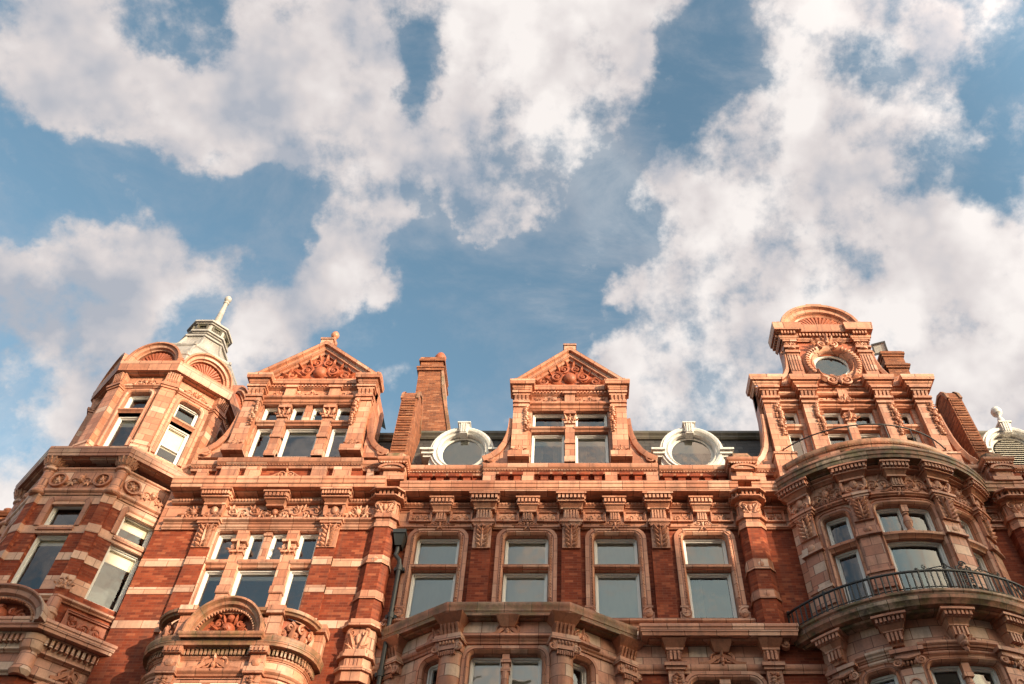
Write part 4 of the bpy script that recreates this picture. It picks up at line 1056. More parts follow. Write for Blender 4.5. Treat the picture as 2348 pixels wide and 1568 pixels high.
TX, TY = -13.8, 1.4
def octa(a, off=0.0): # corner points of an octagon of apothem a in plan (u, d) about the turret axis
    R = a / cos(pi / 8); return [(TX + R * sin(-pi + pi / 8 + k * pi / 4), -TY + R * cos(-pi + pi / 8 + k * pi / 4)) for k in range(8)]
def turret():
    H = left
    def ring(b, a, prof): b.sweep(octa(a), prof, closed=True)
    F = lambda k, a: facet(TX, TY, k * pi / 4, a)
    S = 2 * tan(pi / 8)
    A = 2.50
    TB = [(17.16, 17.46), (16.18, 16.44), (15.32, 15.55), (14.44, 14.84)]
    for k in (-2, -1, 0, 1):
        f = F(k, A); s = A * S / 2
        hs = [(-.46, .46, 16.42, 17.26), (-.46, .46, 14.44, 16.22)]
        striped(H, f, -s, s, 0, 14.2, 17.5, TB, hs, name='turret_wall', depth=.32)
        t = MB(f); t.sweep([(-.5, -.03), (.5, -.03)], [(-.28, 16.20), (.03, 16.20), (.05, 16.26), (.09, 16.28), (.09, 16.36), (.02, 16.43), (-.28, 16.43)]); t.build('turret_transom', 'terracotta_small', H)
        window(H, f, -.45, .45, 16.44, 17.25, -.22, blind=(.45 if k == 1 else None), name='turret_top_light'); window(H, f, -.45, .45, 14.46, 16.19, -.22, blind=(.22 if k == 1 else .10), name='turret_window')
        b = MB(f); b.psweep(roundrect(-.46, .46, 16.42, 17.26, .10), [(-.004, -.25), (-.004, .02), (.05, .05), (.15, .05), (.16, -.02)]); b.fillet(-.46, 17.26, .1, 1, -.25, .018); b.fillet(.46, 17.26, .1, -1, -.25, .018); b.build('turret_surround', 'terracotta_small', H)
        # carved frieze with roundels
        w = MB(f); w.box(-s, s, -.2, .03, 17.46, 18.46); w.build('turret_frieze', 'terracotta', H)
        c = MB(f)
        for u in (-.62, .62):
            c.psweep(arc(u, 17.98, .21, .21, pi, -pi, 18)[:-1], [(-.03, .03), (-.02, .11), (.03, .11), (.04, .03)], closed=True); c.blob(u, 17.98, .03, .09, .09, .10, n=10)
            for q in range(7): c.leaf(u, 17.98, .03, .16, .09, q * 2 * pi / 7, .05, .02)
        carving(c, -.36, .36, 17.74, 18.20, .03, False, 1.0); c.blob(0, 18.02, .03, .10, .14, .14)
        c.build('turret_carving', 'carved', H)
        # corner shaft
        f2 = facet(TX, TY, k * pi / 4 + pi / 8, A / cos(pi / 8))
        for q, (z0, z1) in enumerate([(14.2, 14.44), (14.84, 15.32), (15.55, 16.18), (16.44, 17.16)]):
            c = MB(f2); c.box(-.16, .16, -.3, .05, z0, z1); c.build('corner_shaft', 'brick', H)
        for z0, z1 in TB:
            c = MB(f2); c.box(-.17, .17, -.3, .064, z0, z1)
            if z1 < 15: crest(c, 0, 14.5, .28, .06, .2)
            c.build('corner_band', 'stripe', H)
        c = MB(f2); c.lathe(0, -.02, [(.20, 17.46), (.24, 17.5), (.24, 17.56), (.20, 17.62), (.16, 17.66), (.16, 18.30), (.22, 18.34), (.22, 18.40), (.18, 18.44), (.24, 18.52), (.30, 18.66), (.33, 18.72), (.33, 18.80), (.2, 18.82)], 18)
        o = c.build('corner_colonnette', 'terracotta_small', H)
        d = MB(f2)
        for q in range(9): a = -1.6 + 3.2 * q / 8; d.tube([(.24 * sin(a), -.02 + .24 * cos(a), 18.52), (.33 * sin(a), -.02 + .33 * cos(a), 18.70)], .03, 5)
        d.build('capital_reeding', 'carved', o)
    m = MB(FLAT); ring(m, A, MOULD(17.46, 17.64, .12)); ring(m, A, MOULD(18.32, 18.44, .08)); m.build('turret_moulding', 'terracotta', H)
    c = MB(FLAT); ring(c, A, CORN(18.66, 19.02, .36)); c.plan(octa(2.8), 18.8, 19.0); c.build('turret_cornice', 'terracotta_patched', H)
    m = MB(FLAT); ring(m, A, MOULD(14.10, 14.22, .14)); m.build('turret_sill', 'terracotta_patched', H)
    b = MB(FLAT); ring(b, A - .004, [(0, 10.0), (0, 14.1)]); b.build('turret_lower_wall', 'brick', H)
    c = MB(FLAT); ring(c, A, CORN(13.06, 13.36, .50)); c.plan(octa(2.9), 13.1, 13.34); ring(c, A, MOULD(12.66, 12.74, .16))
    q = octa(A); c.path_dentils(q + q[:1], .10, .26, 12.86, 13.04, .13); ring(c, A, [(0, 12.72), (.12, 12.74), (.12, 13.08), (0, 13.08)]); c.build('turret_lower_cornice', 'terracotta_patched', H)
    m = MB(FLAT); ring(m, A, [(0, 12.2), (.03, 12.2), (.03, 12.7), (0, 12.7)]); ring(m, A, MOULD(12.10, 12.24, .14)); m.build('turret_lower_frieze', 'terracotta_patched', H)
    for k in (0, 1):
        f = F(k, A)
        if k == 1:
            p = MB(f); panel(p, cc := MB(f), -.72, .72, 13.42, 13.98, .04); cc.build('spandrel_carving', 'red_carved', p.build('spandrel_panel', 'red_carved', H))
        lower_head(H, f, 0, 12.30, .8)
        surround(H, f, -.55, .55, 10.4, 12.0, .16, .16, .09, bead=False); window(H, f, -.53, .53, 10.4, 11.95, .02, blind=.25, name='lower_window', room=False)
    for k in (0, 1):
        f2 = facet(TX, TY, k * pi / 4 + pi / 8, A / cos(pi / 8))
        c = MB(f2); c.lathe(0, .12, [(.17, 13.34), (.17, 13.62), (.20, 13.64), (.20, 13.70), (.16, 13.72), (.15, 14.08)], 16); c.build('pedestal_shaft', 'terracotta_patched', H)
        c = MB(f2); c.lathe(0, -.02, [(.2, 12.1), (.26, 12.2), (.22, 12.3), (.2, 12.66), (.26, 12.72), (.3, 12.9), (.34, 13.04), (.2, 13.06)], 16); c.build('corner_console', 'terracotta_patched', H)
    f = Map(lambda u, d, z: (TX + .0 + u * .96, TY - A - .46 - d, z - .12))
    p = MB(f); p.psweep(arc(0, 13.34, 1.28, .84, pi, 0, 28), [(-.20, -.5), (-.20, .02), (-.14, .04), (-.10, .12), (0, .14), (.05, .22), (.10, .22), (.10, -.5), (-.2, -.5)]); o = p.build('arched_pediment', 'terracotta_patched', H)
    k = MB(f)
    for q in range(34): a = pi * (q + .5) / 34; k.blob(1.05 * cos(a), 13.34 + .62 * sin(a), .02, .035, .035, .06, n=6, m=2)
    k.build('bead_row', 'terracotta', o)
    t = MB(f); t.prism(arc(0, 13.34, 1.1, .66, 0, pi, 20), -.5, -.2); t.build('arch_back', 'brick', o)
    k = MB(f); k.blob(0, 13.6, -.2, .24, .24, .24, n=12); k.box(-.34, .34, -.2, .0, 13.35, 13.42); k.blob(0, 13.84, -.2, .12, .1, .14)
    for sg in (-1, 1):
        k.spiral(sg * .60, 13.56, -.16, .19, sg, pi / 2, 1.6, r=.05); k.spiral(sg * .34, 13.74, -.16, .12, -sg, 0, 1.4, r=.045)
        for x, z, a, L in ((.2, 13.5, .3, .3), (.3, 13.6, 1.0, .24), (.75, 13.42, .2, .22)): k.leaf(sg * x, z, -.18, L, .14, a if sg > 0 else pi - a, .06, .05)
    k.build('beast_carving', 'red_carved', o)
    # upper stage
    A2 = 2.06
    pl = MB(FLAT); ring(pl, 2.22, [(0, 19.0), (0, 19.24), (.05, 19.26), (.05, 19.40), (.10, 19.44), (.10, 19.50), (-.3, 19.54)]); q = octa(2.22); pl.path_dentils(q + q[:1], .05, .10, 19.30, 19.38, .10); pl.build('turret_plinth', 'terracotta', H)
    for k in range(-3, 4):
        f = F(k, A2); s = A2 * S / 2
        hs = [(-.38, .38, 21.40, 22.12), (-.38, .38, 19.75, 21.18)]
        w = MB(f); w.wall(-s, s, 19.4, 22.9, hs, 0, .36); w.build('turret_upper_wall', 'terracotta_small', H)
        if abs(k) < 3:
            window(H, f, -.37, .37, 21.42, 22.10, -.24, name='turret_upper_light'); window(H, f, -.37, .37, 19.77, 21.16, -.24, blind=(.62 if k == 1 else .2), name='turret_upper_window', rail=(20.35 if k == 1 else None))
            t = MB(f); t.sweep([(-.4, -.03), (.4, -.03)], [(-.3, 21.18), (.03, 21.18), (.06, 21.24), (.10, 21.27), (.10, 21.33), (.03, 21.40), (-.3, 21.40)]); t.build('turret_transom', 'terracotta_small', H)
            b = MB(f); b.psweep(roundrect(-.38, .38, 19.75, 22.12, .14), [(-.004, -.3), (-.004, .03), (.04, .07), (.13, .05), (.14, -.02)]); b.fillet(-.38, 22.12, .14, 1, -.3, .028); b.fillet(.38, 22.12, .14, -1, -.3, .028); b.build('turret_surround', 'terracotta_small', H)
        c = MB(f); carving(c, -.40, .40, 22.42, 22.76, .0, True, 1.0); c.build('turret_carving', 'carved', H)
        p = MB(f); p.psweep(arc(0, 23.30, .80, .88, pi, 0, 24), [(-.14, -.5), (-.14, .12), (-.10, .14), (-.08, .22), (.0, .24), (.04, .32), (.10, .32), (.12, -.55), (-.14, -.55)]); o = p.build('turret_arch', 'terracotta', H)
        h = MB(f); h.prism(arc(0, 23.30, .68, .76, 0, pi, 18), -.4, .02); shell(h, 0, 23.32, .60, .66, .02, 15); h.build('shell', 'red_carved', o)
        f2 = facet(TX, TY, k * pi / 4 + pi / 8, A2 / cos(pi / 8))
        c = MB(f2)
        for z0, z1, ww, e in ((19.4, 19.72, .40, .13), (19.72, 19.80, .44, .15), (19.80, 22.20, .34, .10), (22.20, 22.28, .40, .14), (22.28, 22.36, .44, .18), (22.36, 22.46, .38, .12), (22.46, 22.86, .34, .12)):
            c.box(-ww / 2 - .06, ww / 2 + .06, -.3, e, z0, z1)
        for q in range(5): c.taper(-.14 + .07 * q, .035, .045, .08, .14, .2, 22.5, 22.84)
        c.build('turret_pilaster', 'terracotta_small', H)
        a = MB(f2); a.spiral(0, 23.46, .16, .12, 1, pi / 2, 1.4, r=.05); a.box(-.16, .16, -.3, .22, 23.28, 23.40); a.build('arch_scroll', 'carved', H)
    m = MB(FLAT); ring(m, A2, MOULD(22.30, 22.40, .10)); ring(m, A2, CORN(22.86, 23.32, .32)); m.plan(octa(2.1), 23.0, 23.3); m.build('turret_upper_cornice', 'terracotta', H)
    # lead dome, lantern and spike
    prof = [(2.02, 23.3), (2.02, 24.0), (2.06, 24.04), (2.06, 24.14), (1.92, 24.2), (1.86, 24.55), (1.62, 24.95), (1.66, 25.0), (1.66, 25.08), (1.42, 25.14), (1.12, 25.5), (.92, 25.95), (.80, 26.40)]
    d = MB(FLAT)
    rings = [octa(a) for a, z in prof]
    for (r0, (a0, z0)), (r1, (a1, z1)) in zip(zip(rings, prof), zip(rings[1:], prof[1:])):
        for i in range(8):
            j = (i + 1) % 8; w0 = a0 * S; w1 = a1 * S
            d.face([(*r0[i], z0), (*r0[j], z0), (*r1[j], z1), (*r1[i], z1)], [(i * 2, z0), (i * 2 + w0, z0), (i * 2 + w0 / 2 + w1 / 2, z1), (i * 2 + w0 / 2 - w1 / 2, z1)])
    for i in range(8): d.tube([(*r[i], z) for r, (a, z) in zip(rings[3:], prof[3:])], .055, 6)
    o = d.build('dome', 'lead', H, 20)
    l = MB(FLAT); l.plan(octa(0.81), 26.38, 26.44); l.plan(octa(0.88), 26.44, 26.52); l.plan(octa(0.62), 26.52, 26.80); l.plan(octa(0.70), 26.80, 26.86); l.plan(octa(0.77), 26.86, 26.94); l.plan(octa(0.65), 26.94, 27.34); l.plan(octa(0.72), 27.34, 27.40); l.plan(octa(0.79), 27.40, 27.48); l.plan(octa(0.76), 27.48, 27.56, octa(0.30))
    o2 = l.build('lantern', 'lead', H, 20)
    for k in range(8):
        f = F(k, .65); q = MB(f); panel(q, q, -.19, .19, 27.0, 27.28, .03); q.build('lantern_panel', 'dark_lead', o2)
    s = MB(FLAT); s.lathe(TX, -TY, [(.30, 27.54), (.26, 27.75), (.20, 27.9), (.17, 28.1), (.19, 28.14), (.19, 28.2), (.13, 28.26), (.09, 29.1), (.075, 29.46), (.11, 29.50), (.11, 29.55), (.06, 29.58), (.06, 29.62), (.12, 29.68), (.14, 29.78), (.11, 29.87), (.04, 29.92)], 16); s.build('spike_finial', 'lead', o2, 40)
turret()

# ------------------------------------------------------------------ the bow-fronted house
right = thing('bow_house', 'red brick house with a curved bow front, iron balcony and tall scrolled gable', 'house', 'terraced houses in red brick and terracotta')
BX, BY, BR = 9.05, 1.95, 3.40
def build_bow():
    H = right; f = bow(BX, BY, BR); E = 3.18                # arc length from the axis to the wall line
    for a in (5.0, 11.5): w = MB(FLAT); w.box(a, a + 1.6, -.3, 0, 10.2, 17.15); w.build('wall', 'brick', H)
    w = MB(FLAT); w.box(5.0, 6.7, -.3, .035, 17.12, 18.46); w.sweep([(5.3, .03), (6.6, .03)], MOULD(17.12, 17.2, .08)); w.sweep([(5.3, .03), (6.6, .03)], MOULD(17.8, 17.88, .12)); w.build('frieze', 'terracotta', H)
    w = MB(FLAT); w.box(11.4, 13.0, -.3, .035, 17.12, 18.46); w.sweep([(11.6, .03), (12.9, .03)], MOULD(17.12, 17.2, .08)); w.sweep([(11.6, .03), (12.9, .03)], MOULD(17.8, 17.88, .12)); w.build('frieze', 'terracotta', H)
    for a, c in ((5.62, 6.18), (11.95, 12.4)):
        b = MB(FLAT); cc = MB(FLAT); panel(b, cc, a, c, 17.36, 17.76, .06); cc.build('panel_carving', 'carved', b.build('frieze_panel', 'terracotta_small', H))
    c = MB(FLAT); c.sweep([(5.3, 0), (6.4, 0)], CORN(18.10, 18.47, .58)); c.build('cornice', 'terracotta', H)
    c = MB(FLAT); c.sweep([(11.7, 0), (13.0, 0)], CORN(18.10, 18.47, .58)); c.build('cornice', 'mossy_light', H)
    wins = [(-2.22, -1.52), (-.78, .78), (1.52, 2.22)]
    hs = [(a, c, 15.96, 16.88) for a, c in wins] + [(a, c, 13.7, 15.78) for a, c in wins]
    b = MB(f); b.wall(-E, E, 13.6, 17.2, hs, 0, .34); b.build('bow_wall', 'terracotta_patched', H)
    for i, (a, c) in enumerate(wins):
        b = MB(f); P = roundrect(a, c, 13.7, 16.88, .14)
        P2 = []
        for p, q in zip(P, P[1:]): P2 += [(p[0] + (q[0] - p[0]) * k / 8, p[1] + (q[1] - p[1]) * k / 8) for k in range(8)]
        b.psweep(P2 + [P[-1]], [(-.004, -.3), (-.004, .03), (.04, .08), (.07, .04), (.13, .04), (.15, .07), (.18, .06), (.19, -.02)]); b.fillet(a, 16.88, .14, 1, -.3, .028); b.fillet(c, 16.88, .14, -1, -.3, .028); b.build('window_surround', 'terracotta_small', H)
        t = MB(f); t.sweep([(a - .02, -.05), (c + .02, -.05)], [(-.28, 15.76), (.04, 15.76), (.07, 15.82), (.13, 15.86), (.14, 15.94), (.05, 15.98), (-.28, 15.98)]); t.build('transom', 'terracotta_small', H)
        if i == 1:
            m = MB(f); m.box(-.10, .10, -.3, .0, 15.96, 16.02); m.lathe(0, -.10, [(.11, 15.98), (.11, 16.08), (.06, 16.12), (.10, 16.24), (.13, 16.36), (.09, 16.5), (.07, 16.54), (.10, 16.58), (.08, 16.64)], 12); m.box(-.09, .09, -.22, .0, 16.64, 16.88); m.build('baluster', 'terracotta_small', H)
            window(H, f, a + .02, -.06, 15.99, 16.86, -.25, name='top_light', curtain='l'); window(H, f, .06, c - .02, 15.99, 16.86, -.25, name='top_light')
            window(H, f, a + .02, c - .02, 13.72, 15.76, -.25, name='balcony_window', curtain='l')
        else:
            window(H, f, a + .02, c - .02, 15.99, 16.86, -.25, name='top_light'); window(H, f, a + .02, c - .02, 13.72, 15.76, -.25, name='balcony_window')
    for u in (-2.66, -1.14, 1.14, 2.66):
        p = MB(f); p.box(u - .25, u + .25, -.02, .10, 13.7, 16.40)
        p.box(u - .29, u + .29, -.02, .15, 15.96, 16.16); p.box(u - .32, u + .32, -.02, .19, 15.90, 15.97); p.box(u - .29, u + .29, -.02, .16, 14.62, 14.74); p.box(u - .33, u + .33, -.02, .20, 14.74, 14.82); p.box(u - .28, u + .28, -.02, .15, 14.3, 14.62)
        p.blob(u, 16.08, .15, .11, .11, .05, n=12); p.build('bow_pilaster', 'terracotta_patched', H)
        a = MB(f); acanthus(a, u, 16.38, 17.10, .50, .17); a.build('leaf_panel', 'carved', H)
        q = MB(f); q.box(u - .31, u + .31, 0, .24, 17.10, 17.17); q.box(u - .36, u + .36, 0, .28, 17.17, 17.25); q.box(u - .28, u + .28, 0, .22, 17.25, 17.31); q.build('strip_cap', 'terracotta_small', H)
        c = MB(f); c.box(u - .26, u + .26, 0, .16, 17.31, 17.92); c.blob(u, 17.60, .16, .11, .16, .08, n=12)
        for sg in (-1, 1):
            c.spiral(u + sg * .14, 17.80, .21, .12, -sg, pi / 2, 1.5, r=.04); c.spiral(u + sg * .15, 17.42, .21, .10, sg, -pi / 2, 1.4, r=.04)
            c.tube([(u + sg * .27, .18, 17.4), (u + sg * .31, .22, 17.6), (u + sg * .26, .18, 17.84)], .045, 6)
        c.build('cartouche', 'carved', H)
        bracket('bow_bracket', H, f, u, 18.12, .94, .50, .36, n=9, d0=.02)
    bracket('small_bracket', H, f, 0, 18.10, .74, .44, .40, n=7, d0=.02)
    w = MB(f); w.box(-E, E, -.2, .03, 17.14, 18.5); w.sweep([(-E, .03), (E, .03)], MOULD(17.14, 17.24, .09)); w.build('bow_frieze', 'carved', H)
    m = MB(f); m.sweep([(-E, .03), (E, .03)], MOULD(17.92, 18.0, .17)); m.sweep([(-E, .03), (E, .03)], MOULD(18.0, 18.08, .24)); m.build('frieze_moulding', 'terracotta', H)
    for a, c in ((-2.36, -1.46), (1.46, 2.36)):
        k = MB(f); carving(k, a, c, 17.34, 17.90, .03, True, 1.5); k.build('frieze_carving', 'carved', H)
        k = MB(f); crest(k, (a + c) / 2, 17.24, 1.0, .06, .22); k.build('keystone_scroll', 'carved', H)
    for a, c in ((-.84, -.18), (.18, .84)):
        k = MB(f); carving(k, a, c, 17.34, 17.90, .03, False, 1.5); k.build('frieze_carving', 'carved', H)
    fluted('keystone', H, f, 0, 17.40, 17.80, .32, .14, n=4); k = MB(f); crest(k, 0, 17.20, 1.2, .07, .24); k.build('keystone_scroll', 'carved', H)
    c = MB(f); c.sweep([(-E, 0), (E, 0)], CORN(18.12, 18.50, .56)); c.build('bow_cornice', 'mossy', H)
    # attic wall above the bow cornice: blocks, scallop tiles and dentilled rail
    w = MB(f); w.box(-E, E, -.5, .02, 18.46, 18.96); w.build('attic_parapet', 'brick', H)
    t = MB(f); t.sweep([(-E - .1, .0), (E + .1, .0)], MOULD(18.94, 19.20, .16)); t.dentils(-E, E, .03, .13, 19.03, 19.09, .09, .5); t.build('attic_rail', 'mossy_light', H)
    for u, ww in ((-2.7, .5), (-1.5, .6), (1.5, .6), (2.7, .5)): q = MB(f); q.box(u - ww / 2, u + ww / 2, 0, .13, 18.46, 18.95); q.build('attic_block', 'terracotta_small', H)
    for k in range(6): q = MB(f); u = -1.0 + k * .4; q.lathe(u, .0, [(.19, 18.5), (.20, 18.7), (.17, 18.86), (.10, 18.93)], 12, -pi / 2, pi / 2); q.build('scallop_tile', 'red_carved', H)
    r = MB(f); R0 = -.05
    r.tube([(u, R0, 19.95 - .0 * abs(u)) for u in [-2.9 + 5.8 * k / 40 for k in range(41)]], .022, 6)
    r.tube([(-2.9, R0, 19.95), (-2.98, R0, 19.6), (-2.98, R0, 19.05)], .022, 6); r.tube([(2.9, R0, 19.95), (2.98, R0, 19.6), (2.98, R0, 19.05)], .022, 6)
    for u in (-1.9, -.75, .35, 1.2, 2.1): r.tube([(u, R0, 19.0), (u, R0, 19.95)], .018, 5)
    r.build('guard_rail', 'iron', H)
    for a, b2, c in ((5.3, 6.3, 0), (11.8, 12.9, 1)):
        attic_rail(H, FLAT, a, b2, [((a + b2) / 2 + (.15 if c else -.1), .34)], d=.04)
    # balcony slab, brackets, railing
    E2 = 3.50
    s = MB(f); s.sweep([(-E2, .0), (E2, .0)], [(0, 13.40), (.30, 13.40), (.34, 13.44), (.52, 13.46), (.56, 13.54), (.60, 13.58), (.61, 13.70), (.65, 13.74), (.65, 13.80), (0, 13.80)]); s.build('balcony_slab', 'mossy', H)
    for u in (-2.72, -1.30, .12, 1.50, 2.72):
        b = MB(f)
        b.box(u - .36, u + .36, 0, .50, 13.34, 13.40); b.box(u - .30, u + .30, 0, .38, 13.20, 13.34); b.dentils(u - .31, u + .31, .2, .46, 13.22, 13.335, .09, .6)
        b.taper(u, .44, .56, 0, .26, .36, 13.08, 13.20); b.box(u - .22, u + .22, 0, .26, 13.04, 13.08); b.taper(u, .30, .40, 0, .12, .22, 12.74, 13.04)
        for q in range(4): b.box(u - .16 + q * .09, u - .11 + q * .09, .14, .27, 12.80, 13.02)
        b.build('balcony_bracket', 'carved', H)
    k = MB(f); u = .12                                        # bearded mask on the middle bracket
    k.blob(u, 12.74, .10, .13, .18, .20, n=12, m=4); k.blob(u, 12.74, .26, .035, .06, .07); k.blob(u, 12.60, .16, .10, .12, .14); k.leaf(u, 12.6, .16, .24, .16, -pi / 2, .06, .04)
    for sg in (-1, 1): k.blob(u + sg * .05, 12.80, .24, .03, .02, .04); k.spiral(u + sg * .32, 12.80, .05, .12, sg, pi / 2, 1.5, r=.035); k.blob(u + sg * .10, 12.9, .1, .07, .06, .1)
    k.blob(u, 12.92, .12, .15, .05, .12); k.build('mask_carving', 'carved', H)
    rr = .56
    r = MB(f); top = [(u, rr, 14.36) for u in [-E2 + 2 * E2 * k / 60 for k in range(61)]]
    r.tube(top, .036, 6); r.tube([(u, d, 13.90) for u, d, z in top], .016, 5)
    r.tube([(-E2, rr, 14.36), (-E2 - .12, .20, 14.36), (-E2 - .2, -.2, 14.36)], .028, 6)
    o = r.build('balcony_railing', 'iron', H)
    for k in range(56):
        u = -E2 + 2 * E2 * (k + .0) / 55; b = MB(f); b.tube([(u, rr, 13.8), (u, rr, 14.36)], .019 if k % 8 else .028, 5)
        if k % 8 == 0: b.blob(u, 14.42, rr - .04, .045, .055, .05); b.tube([(u, rr, 14.36), (u, rr, 14.44)], .02, 5)
        b.build('railing_bar', 'iron', o)
    p = MB(f); u = .55
    for z in (13.86, 14.04, 14.22, 14.40): p.spiral(u - .07, z + .05, rr, .08, 1, pi / 2, 1.3, r=.018); p.spiral(u + .07, z + .05, rr, .08, -1, pi / 2, 1.3, r=.018)
    p.tube([(u - .16, rr, 13.8), (u - .16, rr, 14.5)], .018, 5); p.tube([(u + .16, rr, 13.8), (u + .16, rr, 14.5)], .018, 5); p.spiral(u, 14.58, rr, .09, 1, 0, 1.4, r=.02); p.build('scroll_panel', 'iron', o)
    for sg in (-1, 1):
        p = MB(f); p.tube([(u + sg * .2, rr, 14.38), (u + sg * .36, rr, 14.50), (u + sg * .56, rr, 14.46), (u + sg * .8, rr, 14.40)], .016, 5); p.spiral(u + sg * .42, 14.48, rr, .08, sg, pi / 2, 1.4, r=.015); p.spiral(u + sg * .84, 14.46, rr, .06, -sg, pi / 2, 1.3, r=.015); p.build('railing_scroll', 'iron', o)
    # storey below the balcony
    lw = [(-2.22, -1.52), (-.78, .88), (1.52, 2.22)]
    b = MB(f); b.wall(-E, E, 10.0, 13.42, [(a, c, 10.4, 12.26) for a, c in lw], 0, .34); b.build('bow_wall', 'terracotta_patched', H)
    m = MB(f); m.sweep([(-E, 0), (E, 0)], MOULD(12.56, 12.68, .10)); m.sweep([(-E, 0), (E, 0)], MOULD(12.42, 12.52, .06)); m.build('string_course', 'terracotta_patched', H)
    for i, (a, c) in enumerate(lw):
        b = MB(f); P = roundrect(a, c, 10.4, 12.26, .16); P2 = []
        for p, q in zip(P, P[1:]): P2 += [(p[0] + (q[0] - p[0]) * k / 8, p[1] + (q[1] - p[1]) * k / 8) for k in range(8)]
        b.psweep(P2 + [P[-1]], [(-.004, -.3), (-.004, .03), (.04, .08), (.07, .04), (.13, .05), (.16, .08), (.17, -.02)]); b.fillet(a, 12.26, .16, 1, -.3, .028); b.fillet(c, 12.26, .16, -1, -.3, .028); b.build('window_surround', 'terracotta_small', H)
        h = MB(f); h.sweep([(a - .1, .05), (c + .1, .05)], MOULD(12.60, 12.74, .10)); h.build('window_head', 'terracotta_patched', H)
        if i == 1:
            m = MB(f); x = (a + c) / 2; m.lathe(x, -.10, [(.10, 10.8), (.13, 11.2), (.09, 11.6), (.07, 11.64), (.11, 11.7), (.08, 11.84), (.08, 11.9)], 12); m.box(x - .11, x + .11, -.24, .02, 11.90, 12.0); m.box(x - .09, x + .09, -.24, 0, 12.0, 12.26); m.build('baluster', 'terracotta_small', H)
            window(H, f, a + .02, x - .06, 10.4, 12.24, -.25, name='lower_window', curtain='l'); window(H, f, x + .06, c - .02, 10.4, 12.24, -.25, name='lower_window')
        else: window(H, f, a + .02, c - .02, 10.4, 12.24, -.25, name='lower_window', curtain='l' if i == 0 else None)
    for u in (-2.66, -1.16, 1.20, 2.66):
        p = MB(f); p.box(u - .24, u + .24, -.02, .10, 10.2, 12.16); p.psweep([(u - .12, 10.2)] + arc(u, 11.74, .12, .14, pi, 0, 8) + [(u + .12, 10.2)], [(-.02, .09), (0, .13), (.03, .13), (.04, .09)])
        p.box(u - .28, u + .28, -.02, .20, 12.40, 12.50); p.box(u - .36, u + .36, -.02, .26, 12.50, 12.60); o = p.build('lower_pilaster', 'terracotta_patched', H)
        k = MB(f)
        for sg in (-1, 1): k.spiral(u + sg * .26, 12.30, .16, .12, sg, pi / 2, 1.7, r=.04)
        k.tube([(u - .24, .16, 12.42), (u, .19, 12.36), (u + .24, .16, 12.42)], .05, 6)
        for q in range(4): k.blob(u - .12 + q * .08, 12.28, .12, .035, .06, .05)
        k.build('ionic_capital', 'carved', o)
build_bow()

